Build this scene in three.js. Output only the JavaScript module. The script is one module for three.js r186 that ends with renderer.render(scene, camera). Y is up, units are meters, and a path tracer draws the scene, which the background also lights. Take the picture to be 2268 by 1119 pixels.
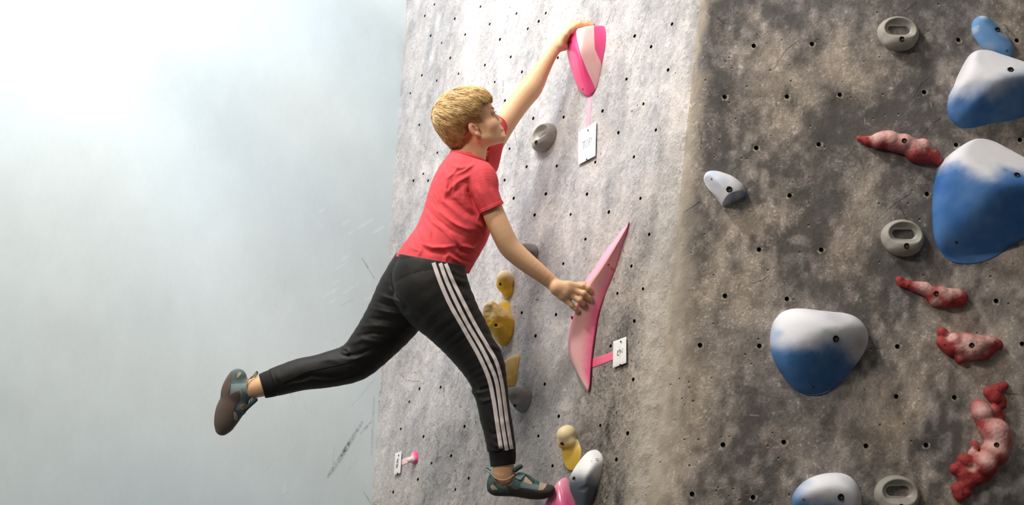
import * as THREE from 'three';
import { mergeGeometries } from 'three/addons/utils/BufferGeometryUtils.js';
import { ConvexHull } from 'three/addons/math/ConvexHull.js';
import { RoundedBoxGeometry } from 'three/addons/geometries/RoundedBoxGeometry.js';
import { RectAreaLightUniformsLib } from 'three/addons/lights/RectAreaLightUniformsLib.js';

// ---------------------------------------------------------------- camera, lights, exposure
const W = 2268, H = 1119, F = 2700;
const scene = new THREE.Scene();
scene.background = new THREE.Color(0x0b0c0d);
const camera = new THREE.PerspectiveCamera(2 * Math.atan(H / 2 / F) * 180 / Math.PI, W / H, 0.05, 60);
camera.position.set(0, 1.2, 0);
camera.rotation.order = 'YXZ';
camera.rotation.set(22 * Math.PI / 180, 0, 1.5 * Math.PI / 180);
camera.updateMatrixWorld(true);
scene.add(camera);
const renderer = new THREE.WebGLRenderer({ antialias: true });
renderer.toneMapping = THREE.LinearToneMapping;
renderer.toneMappingExposure = 1.0;
renderer.shadowMap.enabled = true;
RectAreaLightUniformsLib.init();
// lamps: [x, y, z], target, width, height, colour, radiance, label
const LAMPS = [
  [[-1.1, 5.9, -2.1], [0.8, 3.0, -4.3], 0.42, 0.36, 0xfffaf4, 215, 'square white led floodlight hung in front of the climbing wall'],
  [[-1.2, 5.1, -3.55], [-0.75, 3.4, -4.9], 0.8, 0.6, 0xfdfdff, 28, 'white led panel lamp hung low beside the smooth grey wall'],
  [[0.9, 6.1, 0.6], [0.9, 3.0, -4.0], 1.6, 0.6, 0xfff8f0, 6, 'added fill light, unseen, built as a long led panel under the ceiling'],  // added fill light, its fixture is out of view
  [[-2.9, 4.6, -0.1], [-0.1, 2.5, -4.6], 1.2, 0.8, 0xfff3e4, 34, 'added fill light, unseen, built as a wide led panel far back on the left'],  // added to brighten the boy and lower wall from the left front
];

// ---------------------------------------------------------------- small tools
const V = (x, y, z) => new THREE.Vector3(x, y, z);
const clamp = (x, a = 0, b = 1) => Math.min(b, Math.max(a, x));
const mix = (a, b, t) => a + (b - a) * t;
const ss = (a, b, x) => { const t = clamp((x - a) / (b - a)); return t * t * (3 - 2 * t); };
const mix3 = (a, b, t) => [mix(a[0], b[0], t), mix(a[1], b[1], t), mix(a[2], b[2], t)];
const lin = (hex) => { const c = new THREE.Color(hex); return [c.r, c.g, c.b]; };
let seed = 12345;
const rnd = () => { seed = (seed + 0x6d2b79f5) | 0; let t = Math.imul(seed ^ (seed >>> 15), 1 | seed); t = (t + Math.imul(t ^ (t >>> 7), 61 | t)) ^ t; return ((t ^ (t >>> 14)) >>> 0) / 4294967296; };
const hash = (x, y, z) => { let h = Math.imul(x, 374761393) ^ Math.imul(y, 668265263) ^ Math.imul(z, 2147483647 - 58); h = Math.imul(h ^ (h >>> 13), 1274126177); h ^= h >>> 16; return (h >>> 0) / 2147483648 - 1; };
function noise3(x, y, z) {
  const i = Math.floor(x), j = Math.floor(y), k = Math.floor(z); let u = x - i, v = y - j, w = z - k;
  u = u * u * (3 - 2 * u); v = v * v * (3 - 2 * v); w = w * w * (3 - 2 * w);
  const a = mix(mix(hash(i, j, k), hash(i + 1, j, k), u), mix(hash(i, j + 1, k), hash(i + 1, j + 1, k), u), v);
  const b = mix(mix(hash(i, j, k + 1), hash(i + 1, j, k + 1), u), mix(hash(i, j + 1, k + 1), hash(i + 1, j + 1, k + 1), u), v);
  return mix(a, b, w);
}
const PERM = new Float32Array(65536); for (let i = 0; i < 65536; i++) PERM[i] = rnd() * 2 - 1;
function noise2(x, y) {
  const i = Math.floor(x), j = Math.floor(y); let u = x - i, v = y - j; u = u * u * (3 - 2 * u); v = v * v * (3 - 2 * v);
  const a = (i & 255) | ((j & 255) << 8), b = ((i + 1) & 255) | ((j & 255) << 8), c = (i & 255) | (((j + 1) & 255) << 8), d = ((i + 1) & 255) | (((j + 1) & 255) << 8);
  const p = PERM[a] + (PERM[b] - PERM[a]) * u, q = PERM[c] + (PERM[d] - PERM[c]) * u; return p + (q - p) * v;
}
const used = {};
const numbered = (n) => { used[n] = (used[n] ?? -1) + 1; return used[n] ? n + '_' + String(used[n]).padStart(3, '0') : n; };
function tag(o, label, category, group) { o.userData.label = label; o.userData.category = category; if (group) o.userData.group = group; return o; }
function thing(name, label, category, group) { const o = new THREE.Group(); o.name = numbered(name); scene.add(o); return tag(o, label, category, group); }
function part(name, geo, m, parent, label) { const o = new THREE.Mesh(geo, m); o.name = name; o.castShadow = o.receiveShadow = true; if (label) o.userData.label = label; parent.add(o); return o; }
function struct(name, geo, m, parent = scene) { const o = part(name, geo, m, parent); if (parent === scene) { o.name = numbered(name); o.userData.kind = 'structure'; } return o; }
function copy(src, label, group) { const o = src.clone(); o.name = numbered(src.name.replace(/_\d+$/, '')); scene.add(o); o.userData = { ...src.userData, label }; if (group) o.userData.group = group; return o; }

// ---------------------------------------------------------------- places: pixel ray -> point on a plane of the place
const CM = camera.matrixWorld, CI = CM.clone().invert(), CP = camera.position.clone();
const ray = (px, py) => V((px - W / 2) / F, (H / 2 - py) / F, -1).transformDirection(CM).multiplyScalar(Math.hypot((px - W / 2) / F, (H / 2 - py) / F, 1));
const at = (px, py, d) => ray(px, py).multiplyScalar(d).add(CP);
const N1 = V(-0.797, 0, 0.604).normalize(), H1 = V(N1.z, 0, -N1.x), O1 = at(1300, 600, 4.62);
const depthOn = (n, o, px, py, w) => (o.clone().sub(CP).dot(n) + w) / ray(px, py).dot(n);
const hit1 = (px, py, w = 0) => at(px, py, depthOn(N1, O1, px, py, w));
const AB = hit1(1430, 1119), AT = hit1(1548, 0), AV = AT.clone().sub(AB); AV.divideScalar(AV.y);
const H2 = V(1, 0, 0), N2 = H2.clone().cross(AV).normalize();
const depth1 = (px, py, w = 0) => depthOn(N1, O1, px, py, w);
const PANEL = [null, { n: N1, h: H1, o: O1, up: V(0, 1, 0) }, { n: N2, h: H2, o: AB, up: N2.clone().cross(H2) }];
const arris = (t) => AV.clone().multiplyScalar(t - AB.y).add(AB);
// (s, t): s metres along the horizontal from the arris (negative on the middle wall), t = height
const stOf = (P, k) => { const a = arris(P.y), d = P.clone().sub(a); return [k === 1 ? d.dot(H1) : d.x, P.y]; };
function relief(x, y, z) {
  return 0.0065 * noise3(x * 2.1 + 3, y * 1.3, z * 2.1) + 0.0035 * noise3(x * 6.3, y * 3.6 + 9, z * 6.3) + 0.0016 * noise3(x * 17, y * 9, z * 17 + 4) + 0.0008 * noise3(x * 45, y * 30, z * 45);
}
function wallPoint(s, t, out = 0) {
  const rho = mix(0.14, 0.05, clamp((t - 1.9) / 2)), a = arris(t), p = V(0, 0, 0);
  if (s <= -rho) p.copy(H1).multiplyScalar(s); else if (s >= rho) p.copy(H2).multiplyScalar(s);
  else { const q = (s + rho) / (2 * rho); p.copy(H1).multiplyScalar(-rho * (1 - q) * (1 - q)).addScaledVector(H2, rho * q * q); }
  p.add(a);
  const m = ss(-rho, rho, s), n = N1.clone().multiplyScalar(1 - m).addScaledVector(N2, m).normalize();
  return p.addScaledVector(n, relief(p.x, p.y, p.z) + out);
}
const onWall = (px, py, k) => { const p = PANEL[k], P = at(px, py, depthOn(p.n, p.o, px, py, 0)); return stOf(P, k); };

// ---------------------------------------------------------------- signed distances and their meshes
const smin = (a, b, k) => { const h = Math.max(k - Math.abs(a - b), 0) / k; return Math.min(a, b) - h * h * k * 0.25; };
const smax = (a, b, k) => -smin(-a, -b, k);
function nets(f, lo, hi, cell, o = {}) {
  const n = [0, 1, 2].map((i) => Math.ceil((hi[i] - lo[i]) / cell) + 1), [nx, ny, nz] = n, B = 6, slack = o.slack ?? 1.35;
  const val = new Float32Array(nx * ny * nz), id = (i, j, k) => i + nx * (j + ny * k), R = cell * (B / 2 + 1) * 1.7321 * slack;
  for (let k = 0; k < nz; k += B) for (let j = 0; j < ny; j += B) for (let i = 0; i < nx; i += B) {
    const d = f(lo[0] + (i + B / 2) * cell, lo[1] + (j + B / 2) * cell, lo[2] + (k + B / 2) * cell), far = Math.abs(d) > R;
    for (let c = k; c < Math.min(nz, k + B); c++) for (let b = j; b < Math.min(ny, j + B); b++) for (let a = i; a < Math.min(nx, i + B); a++)
      val[id(a, b, c)] = far ? (d > 0 ? 9 : -9) : f(lo[0] + a * cell, lo[1] + b * cell, lo[2] + c * cell);
  }
  const at3 = new Int32Array(nx * ny * nz).fill(-1), pos = [], idx = [];
  for (let k = 0; k < nz - 1; k++) for (let j = 0; j < ny - 1; j++) for (let i = 0; i < nx - 1; i++) {
    let mask = 0; const v = [];
    for (let c = 0; c < 8; c++) { const q = val[id(i + (c & 1), j + ((c >> 1) & 1), k + (c >> 2))]; v.push(q); if (q < 0) mask |= 1 << c; }
    if (mask === 0 || mask === 255) continue;
    let x = 0, y = 0, z = 0, m = 0;
    for (let c = 0; c < 8; c++) for (let e = 1; e < 8; e <<= 1) if (!(c & e)) {
      const d = c | e, p = v[c], q = v[d]; if ((p < 0) === (q < 0)) continue;
      const t = p / (p - q); x += (c & 1) + (e === 1 ? t : 0); y += ((c >> 1) & 1) + (e === 2 ? t : 0); z += (c >> 2) + (e === 4 ? t : 0); m++;
    }
    at3[id(i, j, k)] = pos.length / 3; pos.push(lo[0] + (i + x / m) * cell, lo[1] + (j + y / m) * cell, lo[2] + (k + z / m) * cell);
  }
  const quad = (a, b, c, d, flip) => {
    if (a < 0 || b < 0 || c < 0 || d < 0) return;
    if (o.keep && !o.keep(pos[a * 3], pos[a * 3 + 1], pos[a * 3 + 2])) return;
    if (flip) idx.push(a, c, b, a, d, c); else idx.push(a, b, c, a, c, d);
  };
  for (let k = 1; k < nz - 1; k++) for (let j = 1; j < ny - 1; j++) for (let i = 1; i < nx - 1; i++) {
    const v0 = val[id(i, j, k)] < 0, g = (a, b, c) => at3[id(a, b, c)];
    if (v0 !== val[id(i + 1, j, k)] < 0) quad(g(i, j - 1, k - 1), g(i, j, k - 1), g(i, j, k), g(i, j - 1, k), !v0);
    if (v0 !== val[id(i, j + 1, k)] < 0) quad(g(i - 1, j, k - 1), g(i - 1, j, k), g(i, j, k), g(i, j, k - 1), !v0);
    if (v0 !== val[id(i, j, k + 1)] < 0) quad(g(i - 1, j - 1, k), g(i, j - 1, k), g(i, j, k), g(i - 1, j, k), !v0);
  }
  const N = pos.length / 3, nor = new Float32Array(N * 3), e = cell * 0.12, P = new Float32Array(pos), col = o.color ? new Float32Array(N * 3) : null;
  for (let i = 0; i < N; i++) {
    let x = P[i * 3], y = P[i * 3 + 1], z = P[i * 3 + 2], gx = 0, gy = 1, gz = 0;
    const ox = x, oy = y, oz = z;
    for (let s = 0; s < 3; s++) {
      const v = f(x, y, z); gx = f(x + e, y, z) - v; gy = f(x, y + e, z) - v; gz = f(x, y, z + e) - v;
      const l = Math.hypot(gx, gy, gz); if (!(l > 1e-9)) { gx = 0; gy = 0; gz = 1; break; } gx /= l; gy /= l; gz /= l; if (s === 2) break;
      const d = clamp(v * e / l, -cell * 0.7, cell * 0.7); x -= gx * d; y -= gy * d; z -= gz * d;
    }
    if (Math.hypot(x - ox, y - oy, z - oz) > cell * 1.2) { x = ox; y = oy; z = oz; }
    P[i * 3] = x; P[i * 3 + 1] = y; P[i * 3 + 2] = z; nor[i * 3] = gx; nor[i * 3 + 1] = gy; nor[i * 3 + 2] = gz;
    if (col) { const c = o.color(x, y, z, gx, gy, gz); col[i * 3] = c[0]; col[i * 3 + 1] = c[1]; col[i * 3 + 2] = c[2]; }
  }
  const map = new Int32Array(N).fill(-1), order = [];
  for (let i = 0; i < idx.length; i++) { const v = idx[i]; if (map[v] < 0) { map[v] = order.length; order.push(v); } idx[i] = map[v]; }
  const pick = (a) => { const r = new Float32Array(order.length * 3); order.forEach((v, i) => { r[i * 3] = a[v * 3]; r[i * 3 + 1] = a[v * 3 + 1]; r[i * 3 + 2] = a[v * 3 + 2]; }); return new THREE.BufferAttribute(r, 3); };
  const geo = new THREE.BufferGeometry();
  geo.setAttribute('position', pick(P)); geo.setAttribute('normal', pick(nor)); if (col) geo.setAttribute('color', pick(col));
  geo.setIndex(idx);
  return geo;
}
const sph = (x, y, z, c, r) => Math.hypot(x - c[0], y - c[1], z - c[2]) - r;
function ell(x, y, z, c, r) { const a = (x - c[0]) / r[0], b = (y - c[1]) / r[1], d = (z - c[2]) / r[2], k = Math.hypot(a, b, d); return k < 1e-6 ? -Math.min(...r) : k * (k - 1) / Math.hypot(a / r[0], b / r[1], d / r[2]); }
function cone(x, y, z, a, b, ra, rb) {
  const dx = b[0] - a[0], dy = b[1] - a[1], dz = b[2] - a[2], l = dx * dx + dy * dy + dz * dz || 1e-9;
  const t = clamp(((x - a[0]) * dx + (y - a[1]) * dy + (z - a[2]) * dz) / l);
  return Math.hypot(x - a[0] - dx * t, y - a[1] - dy * t, z - a[2] - dz * t) - ra - (rb - ra) * t;
}
function poly2(P, x, y) {        // signed distance to a polygon
  let d = 1e9, s = 1;
  for (let i = 0, j = P.length - 1; i < P.length; j = i++) {
    const ex = P[j][0] - P[i][0], ey = P[j][1] - P[i][1], wx = x - P[i][0], wy = y - P[i][1], t = clamp((wx * ex + wy * ey) / (ex * ex + ey * ey));
    const bx = wx - ex * t, by = wy - ey * t; d = Math.min(d, bx * bx + by * by);
    const c1 = y >= P[i][1], c2 = y < P[j][1], c3 = ex * wy > ey * wx; if ((c1 && c2 && c3) || (!c1 && !c2 && !c3)) s = -s;
  }
  return s * Math.sqrt(d);
}
function line2(P, x, y) {        // distance to a polyline and where along it
  let d = 1e9, at = 0;
  for (let i = 0; i < P.length - 1; i++) {
    const ex = P[i + 1][0] - P[i][0], ey = P[i + 1][1] - P[i][1], wx = x - P[i][0], wy = y - P[i][1], t = clamp((wx * ex + wy * ey) / (ex * ex + ey * ey)), q = Math.hypot(wx - ex * t, wy - ey * t);
    if (q < d) { d = q; at = (i + t) / (P.length - 1); }
  }
  return [d, at];
}
function hull(points, k) {       // rounded convex hull of points
  const q = new ConvexHull().setFromPoints(points.map((p) => V(...p))), planes = [];
  for (const f of q.faces) { const n = f.normal, c = f.constant; if (!planes.some((p) => p[0] * n.x + p[1] * n.y + p[2] * n.z > 0.9995 && Math.abs(p[3] - c) < 1e-3)) planes.push([n.x, n.y, n.z, c]); }
  return (x, y, z) => {
    let m = -1e9; for (const p of planes) m = Math.max(m, p[0] * x + p[1] * y + p[2] * z - p[3]);
    if (Math.abs(m) > 8 * k) return m;
    let s = 0; for (const p of planes) s += Math.exp((p[0] * x + p[1] * y + p[2] * z - p[3] - m) / k);
    return m + k * Math.log(s) - k * 1.5;
  };
}
const box = (P, m) => { const lo = [1e9, 1e9, 1e9], hi = [-1e9, -1e9, -1e9]; for (const p of P) for (let i = 0; i < 3; i++) { lo[i] = Math.min(lo[i], p[i] - m); hi[i] = Math.max(hi[i], p[i] + m); } return [lo, hi]; };

// ---------------------------------------------------------------- textures and materials
function dataTex(w, h, fill, srgb) {
  const a = new Uint8Array(w * h * 4); fill(a, w, h);
  const t = new THREE.DataTexture(a, w, h, THREE.RGBAFormat); t.magFilter = THREE.LinearFilter; t.minFilter = THREE.LinearMipmapLinearFilter; t.generateMipmaps = true;
  t.wrapS = t.wrapT = THREE.MirroredRepeatWrapping; if (srgb) t.colorSpace = THREE.SRGBColorSpace; t.needsUpdate = true; return t;
}
const grainTex = dataTex(256, 256, (a, w, h) => { for (let i = 0; i < w * h; i++) { const x = i % w, y = i / w | 0, v = 128 + 60 * noise2(x / 2, y / 2) + 50 * noise2(x / 5 + 40, y / 5); a[i * 4] = a[i * 4 + 1] = a[i * 4 + 2] = clamp(v, 0, 255); a[i * 4 + 3] = 255; } });
const mat = (color, rough, extra = {}) => new THREE.MeshPhysicalMaterial({ color, roughness: rough, ...extra });
const vmat = (rough, extra = {}) => new THREE.MeshPhysicalMaterial({ color: 0xffffff, vertexColors: true, roughness: rough, ...extra });
const M = {
  steel: mat(0x6b6258, 0.45, { metalness: 0.8 }), dark: mat(0x15120f, 0.8), nut: mat(0x241c15, 0.7, { metalness: 0.3 }), brass: mat(0x7a5b33, 0.5, { metalness: 0.7 }),
  white: mat(0xe9e8e5, 0.9), tape: mat(0xf08aa2, 0.7), pinkTape: mat(0xf06f8f, 0.65), hold: vmat(0.75), gloss: vmat(0.22, { clearcoat: 0.4, clearcoatRoughness: 0.2 }), resin: vmat(0.5),
};

// ---------------------------------------------------------------- the room
{
  const shell = (name, w, h, d, x, y, z, m) => { const g = new THREE.BoxGeometry(w, h, d); g.translate(x, y, z); return struct(name, g, m); };
  const paint = mat(0xcfd2d0, 0.85), pad = mat(0x3d444b, 0.7);
  shell('floor', 9.2, 0.3, 10.6, -0.6, -0.15, -1.7, pad);
  shell('ceiling', 9.2, 0.2, 10.6, -0.6, 6.6, -1.7, paint);
  shell('wall_back', 9.2, 6.9, 0.2, -0.6, 3.2, -7.1, paint);
  shell('wall_front', 9.2, 6.9, 0.2, -0.6, 3.2, 3.7, paint);
  shell('wall_side', 0.2, 6.9, 10.6, -5.3, 3.2, -1.7, paint);
  shell('wall_far_side', 0.2, 6.9, 10.6, 4.1, 3.2, -1.7, mat(0x8b8680, 0.85));
}
// the smooth painted wall on the left: from the inner corner towards the camera
const CORNER = hit1(862, 559);
const LD = V(-N1.z, 0, 0).set(N1.x, 0, N1.z), LN = H1.clone();      // runs along the climbing wall's normal, faces along its horizontal
{
  const PX = 2048, SX = 3.2, SY = 3.2, Y0 = 1.7;
  const marks = [];
  const wallXY = (px, py) => { const P = at(px, py, depthOn(LN, CORNER, px, py, 0)); return [P.clone().sub(CORNER).dot(LD), P.y]; };
  const mark = (pts, r, a) => marks.push({ P: pts.map((p) => wallXY(...p)), r, a });
  mark([[727, 1057], [745, 1030], [770, 990], [802, 936]], 0.011, 0.42); mark([[799, 962], [822, 935]], 0.005, 0.4); mark([[757, 1010], [775, 978]], 0.008, 0.3);
  mark([[802, 572], [814, 592], [830, 618]], 0.0035, 0.5); mark([[737, 1040], [741, 985]], 0.004, 0.15); mark([[823, 1010], [829, 880]], 0.006, 0.22); mark([[806, 1090], [823, 1118]], 0.004, 0.35);
  mark([[750, 680], [790, 660]], 0.004, 0.12); mark([[780, 900], [830, 840]], 0.005, 0.12); mark([[800, 760], [812, 800]], 0.003, 0.18); mark([[640, 860], [655, 905]], 0.004, 0.08);
  for (let i = 0; i < 60; i++) { const x = 600 + rnd() * 250, y = 560 + rnd() * 540, a = rnd() * 3, l = 15 + rnd() * 45; marks.push({ P: [wallXY(x, y), wallXY(x + Math.cos(a) * l * 0.5, y + Math.sin(a) * l)], r: 0.002 + rnd() * 0.004, a: (rnd() - 0.45) * 0.16 }); }
  for (let i = 0; i < 14; i++) { const x = 700 + rnd() * 140, y = 430 + rnd() * 260, l = 10 + rnd() * 26; marks.push({ P: [wallXY(x, y), wallXY(x + l, y - l * 0.6)], r: 0.004 + rnd() * 0.006, a: -0.10 }); }
  for (let i = 0; i < 26; i++) { const x = rnd() * 560, y = 420 + rnd() * 640, a = rnd() * 3, l = 8 + rnd() * 60; marks.push({ P: [wallXY(x, y), wallXY(x + Math.cos(a) * l, y + Math.sin(a) * l)], r: 0.003 + rnd() * 0.005, a: (rnd() - 0.6) * 0.05 }); }
  const map = dataTex(PX, PX, (a) => {
    const dark = new Float32Array(PX * PX);
    for (const m of marks) {
      const xs = m.P.map((p) => p[0]), ys = m.P.map((p) => p[1]), c = (v) => Math.round(v * PX);
      for (let j = Math.max(0, c((Math.min(...ys) - Y0 - 0.03) / SY)); j < Math.min(PX, c((Math.max(...ys) - Y0 + 0.03) / SY)); j++)
        for (let i = Math.max(0, c((Math.min(...xs) - 0.03) / SX)); i < Math.min(PX, c((Math.max(...xs) + 0.03) / SX)); i++) {
          const x = i / PX * SX, y = Y0 + j / PX * SY, [d, t] = line2(m.P, x, y), w = m.r * (0.4 + 0.6 * Math.sin(Math.PI * clamp(0.1 + t * 0.8)));
          if (d < w * 1.6) dark[j * PX + i] += m.a * ss(1.6, 0.3, d / w) * (0.65 + 0.5 * noise2(x * 160, y * 160));
        }
    }
    for (let j = 0; j < PX; j++) for (let i = 0; i < PX; i++) {
      const x = i / PX * SX, y = Y0 + j / PX * SY, q = (j * PX + i) * 4;
      let v = 1 + 0.035 * noise2(x * 1.1 + 5, y * 2.2) + 0.03 * noise2(x * 3.5, y * 6 + 50) + 0.02 * noise2(x * 18, y * 9) + 0.012 * noise2(x * 90, y * 45);
      v *= 1 - clamp(dark[j * PX + i], -0.2, 0.75);
      const g = 0.012 * noise2(x * 2 + 90, y * 2);
      a[q] = clamp(201 * Math.sqrt(v) * (1 - g), 0, 255); a[q + 1] = clamp(214 * Math.sqrt(v), 0, 255); a[q + 2] = clamp(218 * Math.sqrt(v) * (1 + g), 0, 255); a[q + 3] = 255;
    }
  }, true);
  const g = new THREE.BoxGeometry(5.6, 6.6, 0.12, 1, 1, 1); g.translate(5.6 / 2 - 0.02, 3.25, -0.06);
  const p = g.attributes.position, uv = g.attributes.uv;
  for (let i = 0; i < p.count; i++) uv.setXY(i, p.getX(i) / SX, (p.getY(i) - Y0) / SY);
  const m = mat(0xffffff, 0.55, { map });
  // local x along LD, local z along LN reversed handedness is kept by mirroring x
  const basis = new THREE.Matrix4().makeBasis(LD.clone().negate(), V(0, 1, 0), LN);
  g.scale(-1, 1, 1); { const ix = g.index; for (let i = 0; i < ix.count; i += 3) { const b = ix.getX(i + 1); ix.setX(i + 1, ix.getX(i + 2)); ix.setX(i + 2, b); } } g.computeVertexNormals();
  g.applyMatrix4(basis); const o = struct('wall_left', g, m); o.position.set(CORNER.x, 0, CORNER.z);
}

// the two cement faces of the climbing wall, with their bolt holes
const HOLES1 = [[960, 9], [938, 34], [1006, 41], [1063, 14], [1084, 53], [1029, 76], [951, 78], [976, 94], [996, 128], [1107, 87], [1131, 126], [1074, 144], [1015, 163], [966, 178], [932, 166], [1158, 160], [1096, 182], [1144, 30], [1211, 30], [1195, 48], [1170, 64], [1238, 129], [927, 276], [968, 338], [907, 206], [1119, 223], [1250, 260], [1183, 263], [1234, 368], [1168, 370], [1318, 359], [1370, 294], [1335, 246], [1404, 79], [1441, 103], [1488, 53], [1480, 155], [1387, 175], [1425, 230], [1455, 289], [1405, 348], [1186, 477], [1264, 475], [1349, 470], [1297, 530], [1247, 584], [1231, 697], [1156, 693], [1186, 744], [1404, 711], [1368, 650], [1206, 851], [1350, 766], [1236, 922], [1192, 966], [1327, 942], [1364, 1018], [1223, 1032], [976, 858], [928, 861], [937, 967], [886, 950], [955, 1026], [924, 1062], [1000, 1010], [1030, 945], [985, 780], [948, 400], [937, 385], [915, 400], [1120, 400], [1140, 440], [1210, 430], [1300, 430], [1420, 440], [1440, 520], [1400, 590], [1425, 640], [1130, 330], [1010, 1085], [905, 890], [1040, 1060], [1400, 840], [1390, 960], [870, 1090]];
const HOLES2 = [[1669.5, 100.6], [1798, 97.6], [1604.6, 214.8], [1742.4, 214.4], [1859.5, 210.3], [1674.4, 328.6], [1812.2, 321], [2121.9, 89], [2252.8, 88.5], [2045.7, 205.1], [2116.7, 321.6], [2258.8, 309.8], [2051.9, 430.7], [1748, 434], [1680, 554], [1818, 554], [1605, 656], [1742, 663], [2206.4, 666.4], [1986.9, 767.7], [2263.8, 761.7], [1550.3, 764.8], [1681.4, 766.6], [1600.9, 985.3], [1735.3, 979.7], [1532.4, 1094.6], [1667.2, 1102], [2114.1, 880.1], [2051.3, 986.2], [1984.5, 878.5], [1917.5, 988]];
const PITS2 = [[1615, 127], [1607.5, 136], [1621, 151], [1731, 89], [1748, 145], [1706, 156], [1562, 178], [1614.7, 228], [1562, 237], [1654, 192], [1629, 264], [1593, 311], [1641, 352], [1653, 353], [1706, 302], [1794, 281], [1826, 327], [1811, 89], [1698, 96], [1751, 181], [1865, 182], [1719, 232], [1581, 350], [1755, 405], [1678, 77], [1884, 217], [1504, 839], [1482, 850], [1526, 847], [1527, 859], [1576, 838], [1510, 883], [1516, 897], [1535, 889], [1548, 725], [1580, 718], [1650, 786], [1664, 807], [1679, 752], [1516, 974], [1547, 974], [1597, 969], [1615, 968], [1710, 960], [1700, 989], [1723, 1016], [1458, 1022], [1527, 1032], [1586, 1088], [1590, 1081], [1623, 1084], [1629, 1105], [1637, 1109], [1704, 1115], [1747, 1097], [2079, 9], [1943, 28], [2055, 70], [2023, 116], [1913, 137], [1947, 128], [1955, 210], [1989, 254], [1933, 264], [2033, 215], [2005, 277], [2016, 392], [1901, 398], [1946, 452], [2020, 423], [2010, 452], [2036, 487], [1947, 582], [2045, 610], [2244, 585], [2194, 613], [2144, 816], [1944, 774], [2234, 673], [2164, 738], [1928, 774], [1757, 665], [1770, 560], [1660, 470], [1560, 520], [1580, 610], [1700, 600], [1530, 560], [1860, 470], [1880, 640], [1790, 500], [2244, 884], [2035, 862], [1915, 864], [2018, 978], [1948, 942], [2002, 940]];
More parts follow.
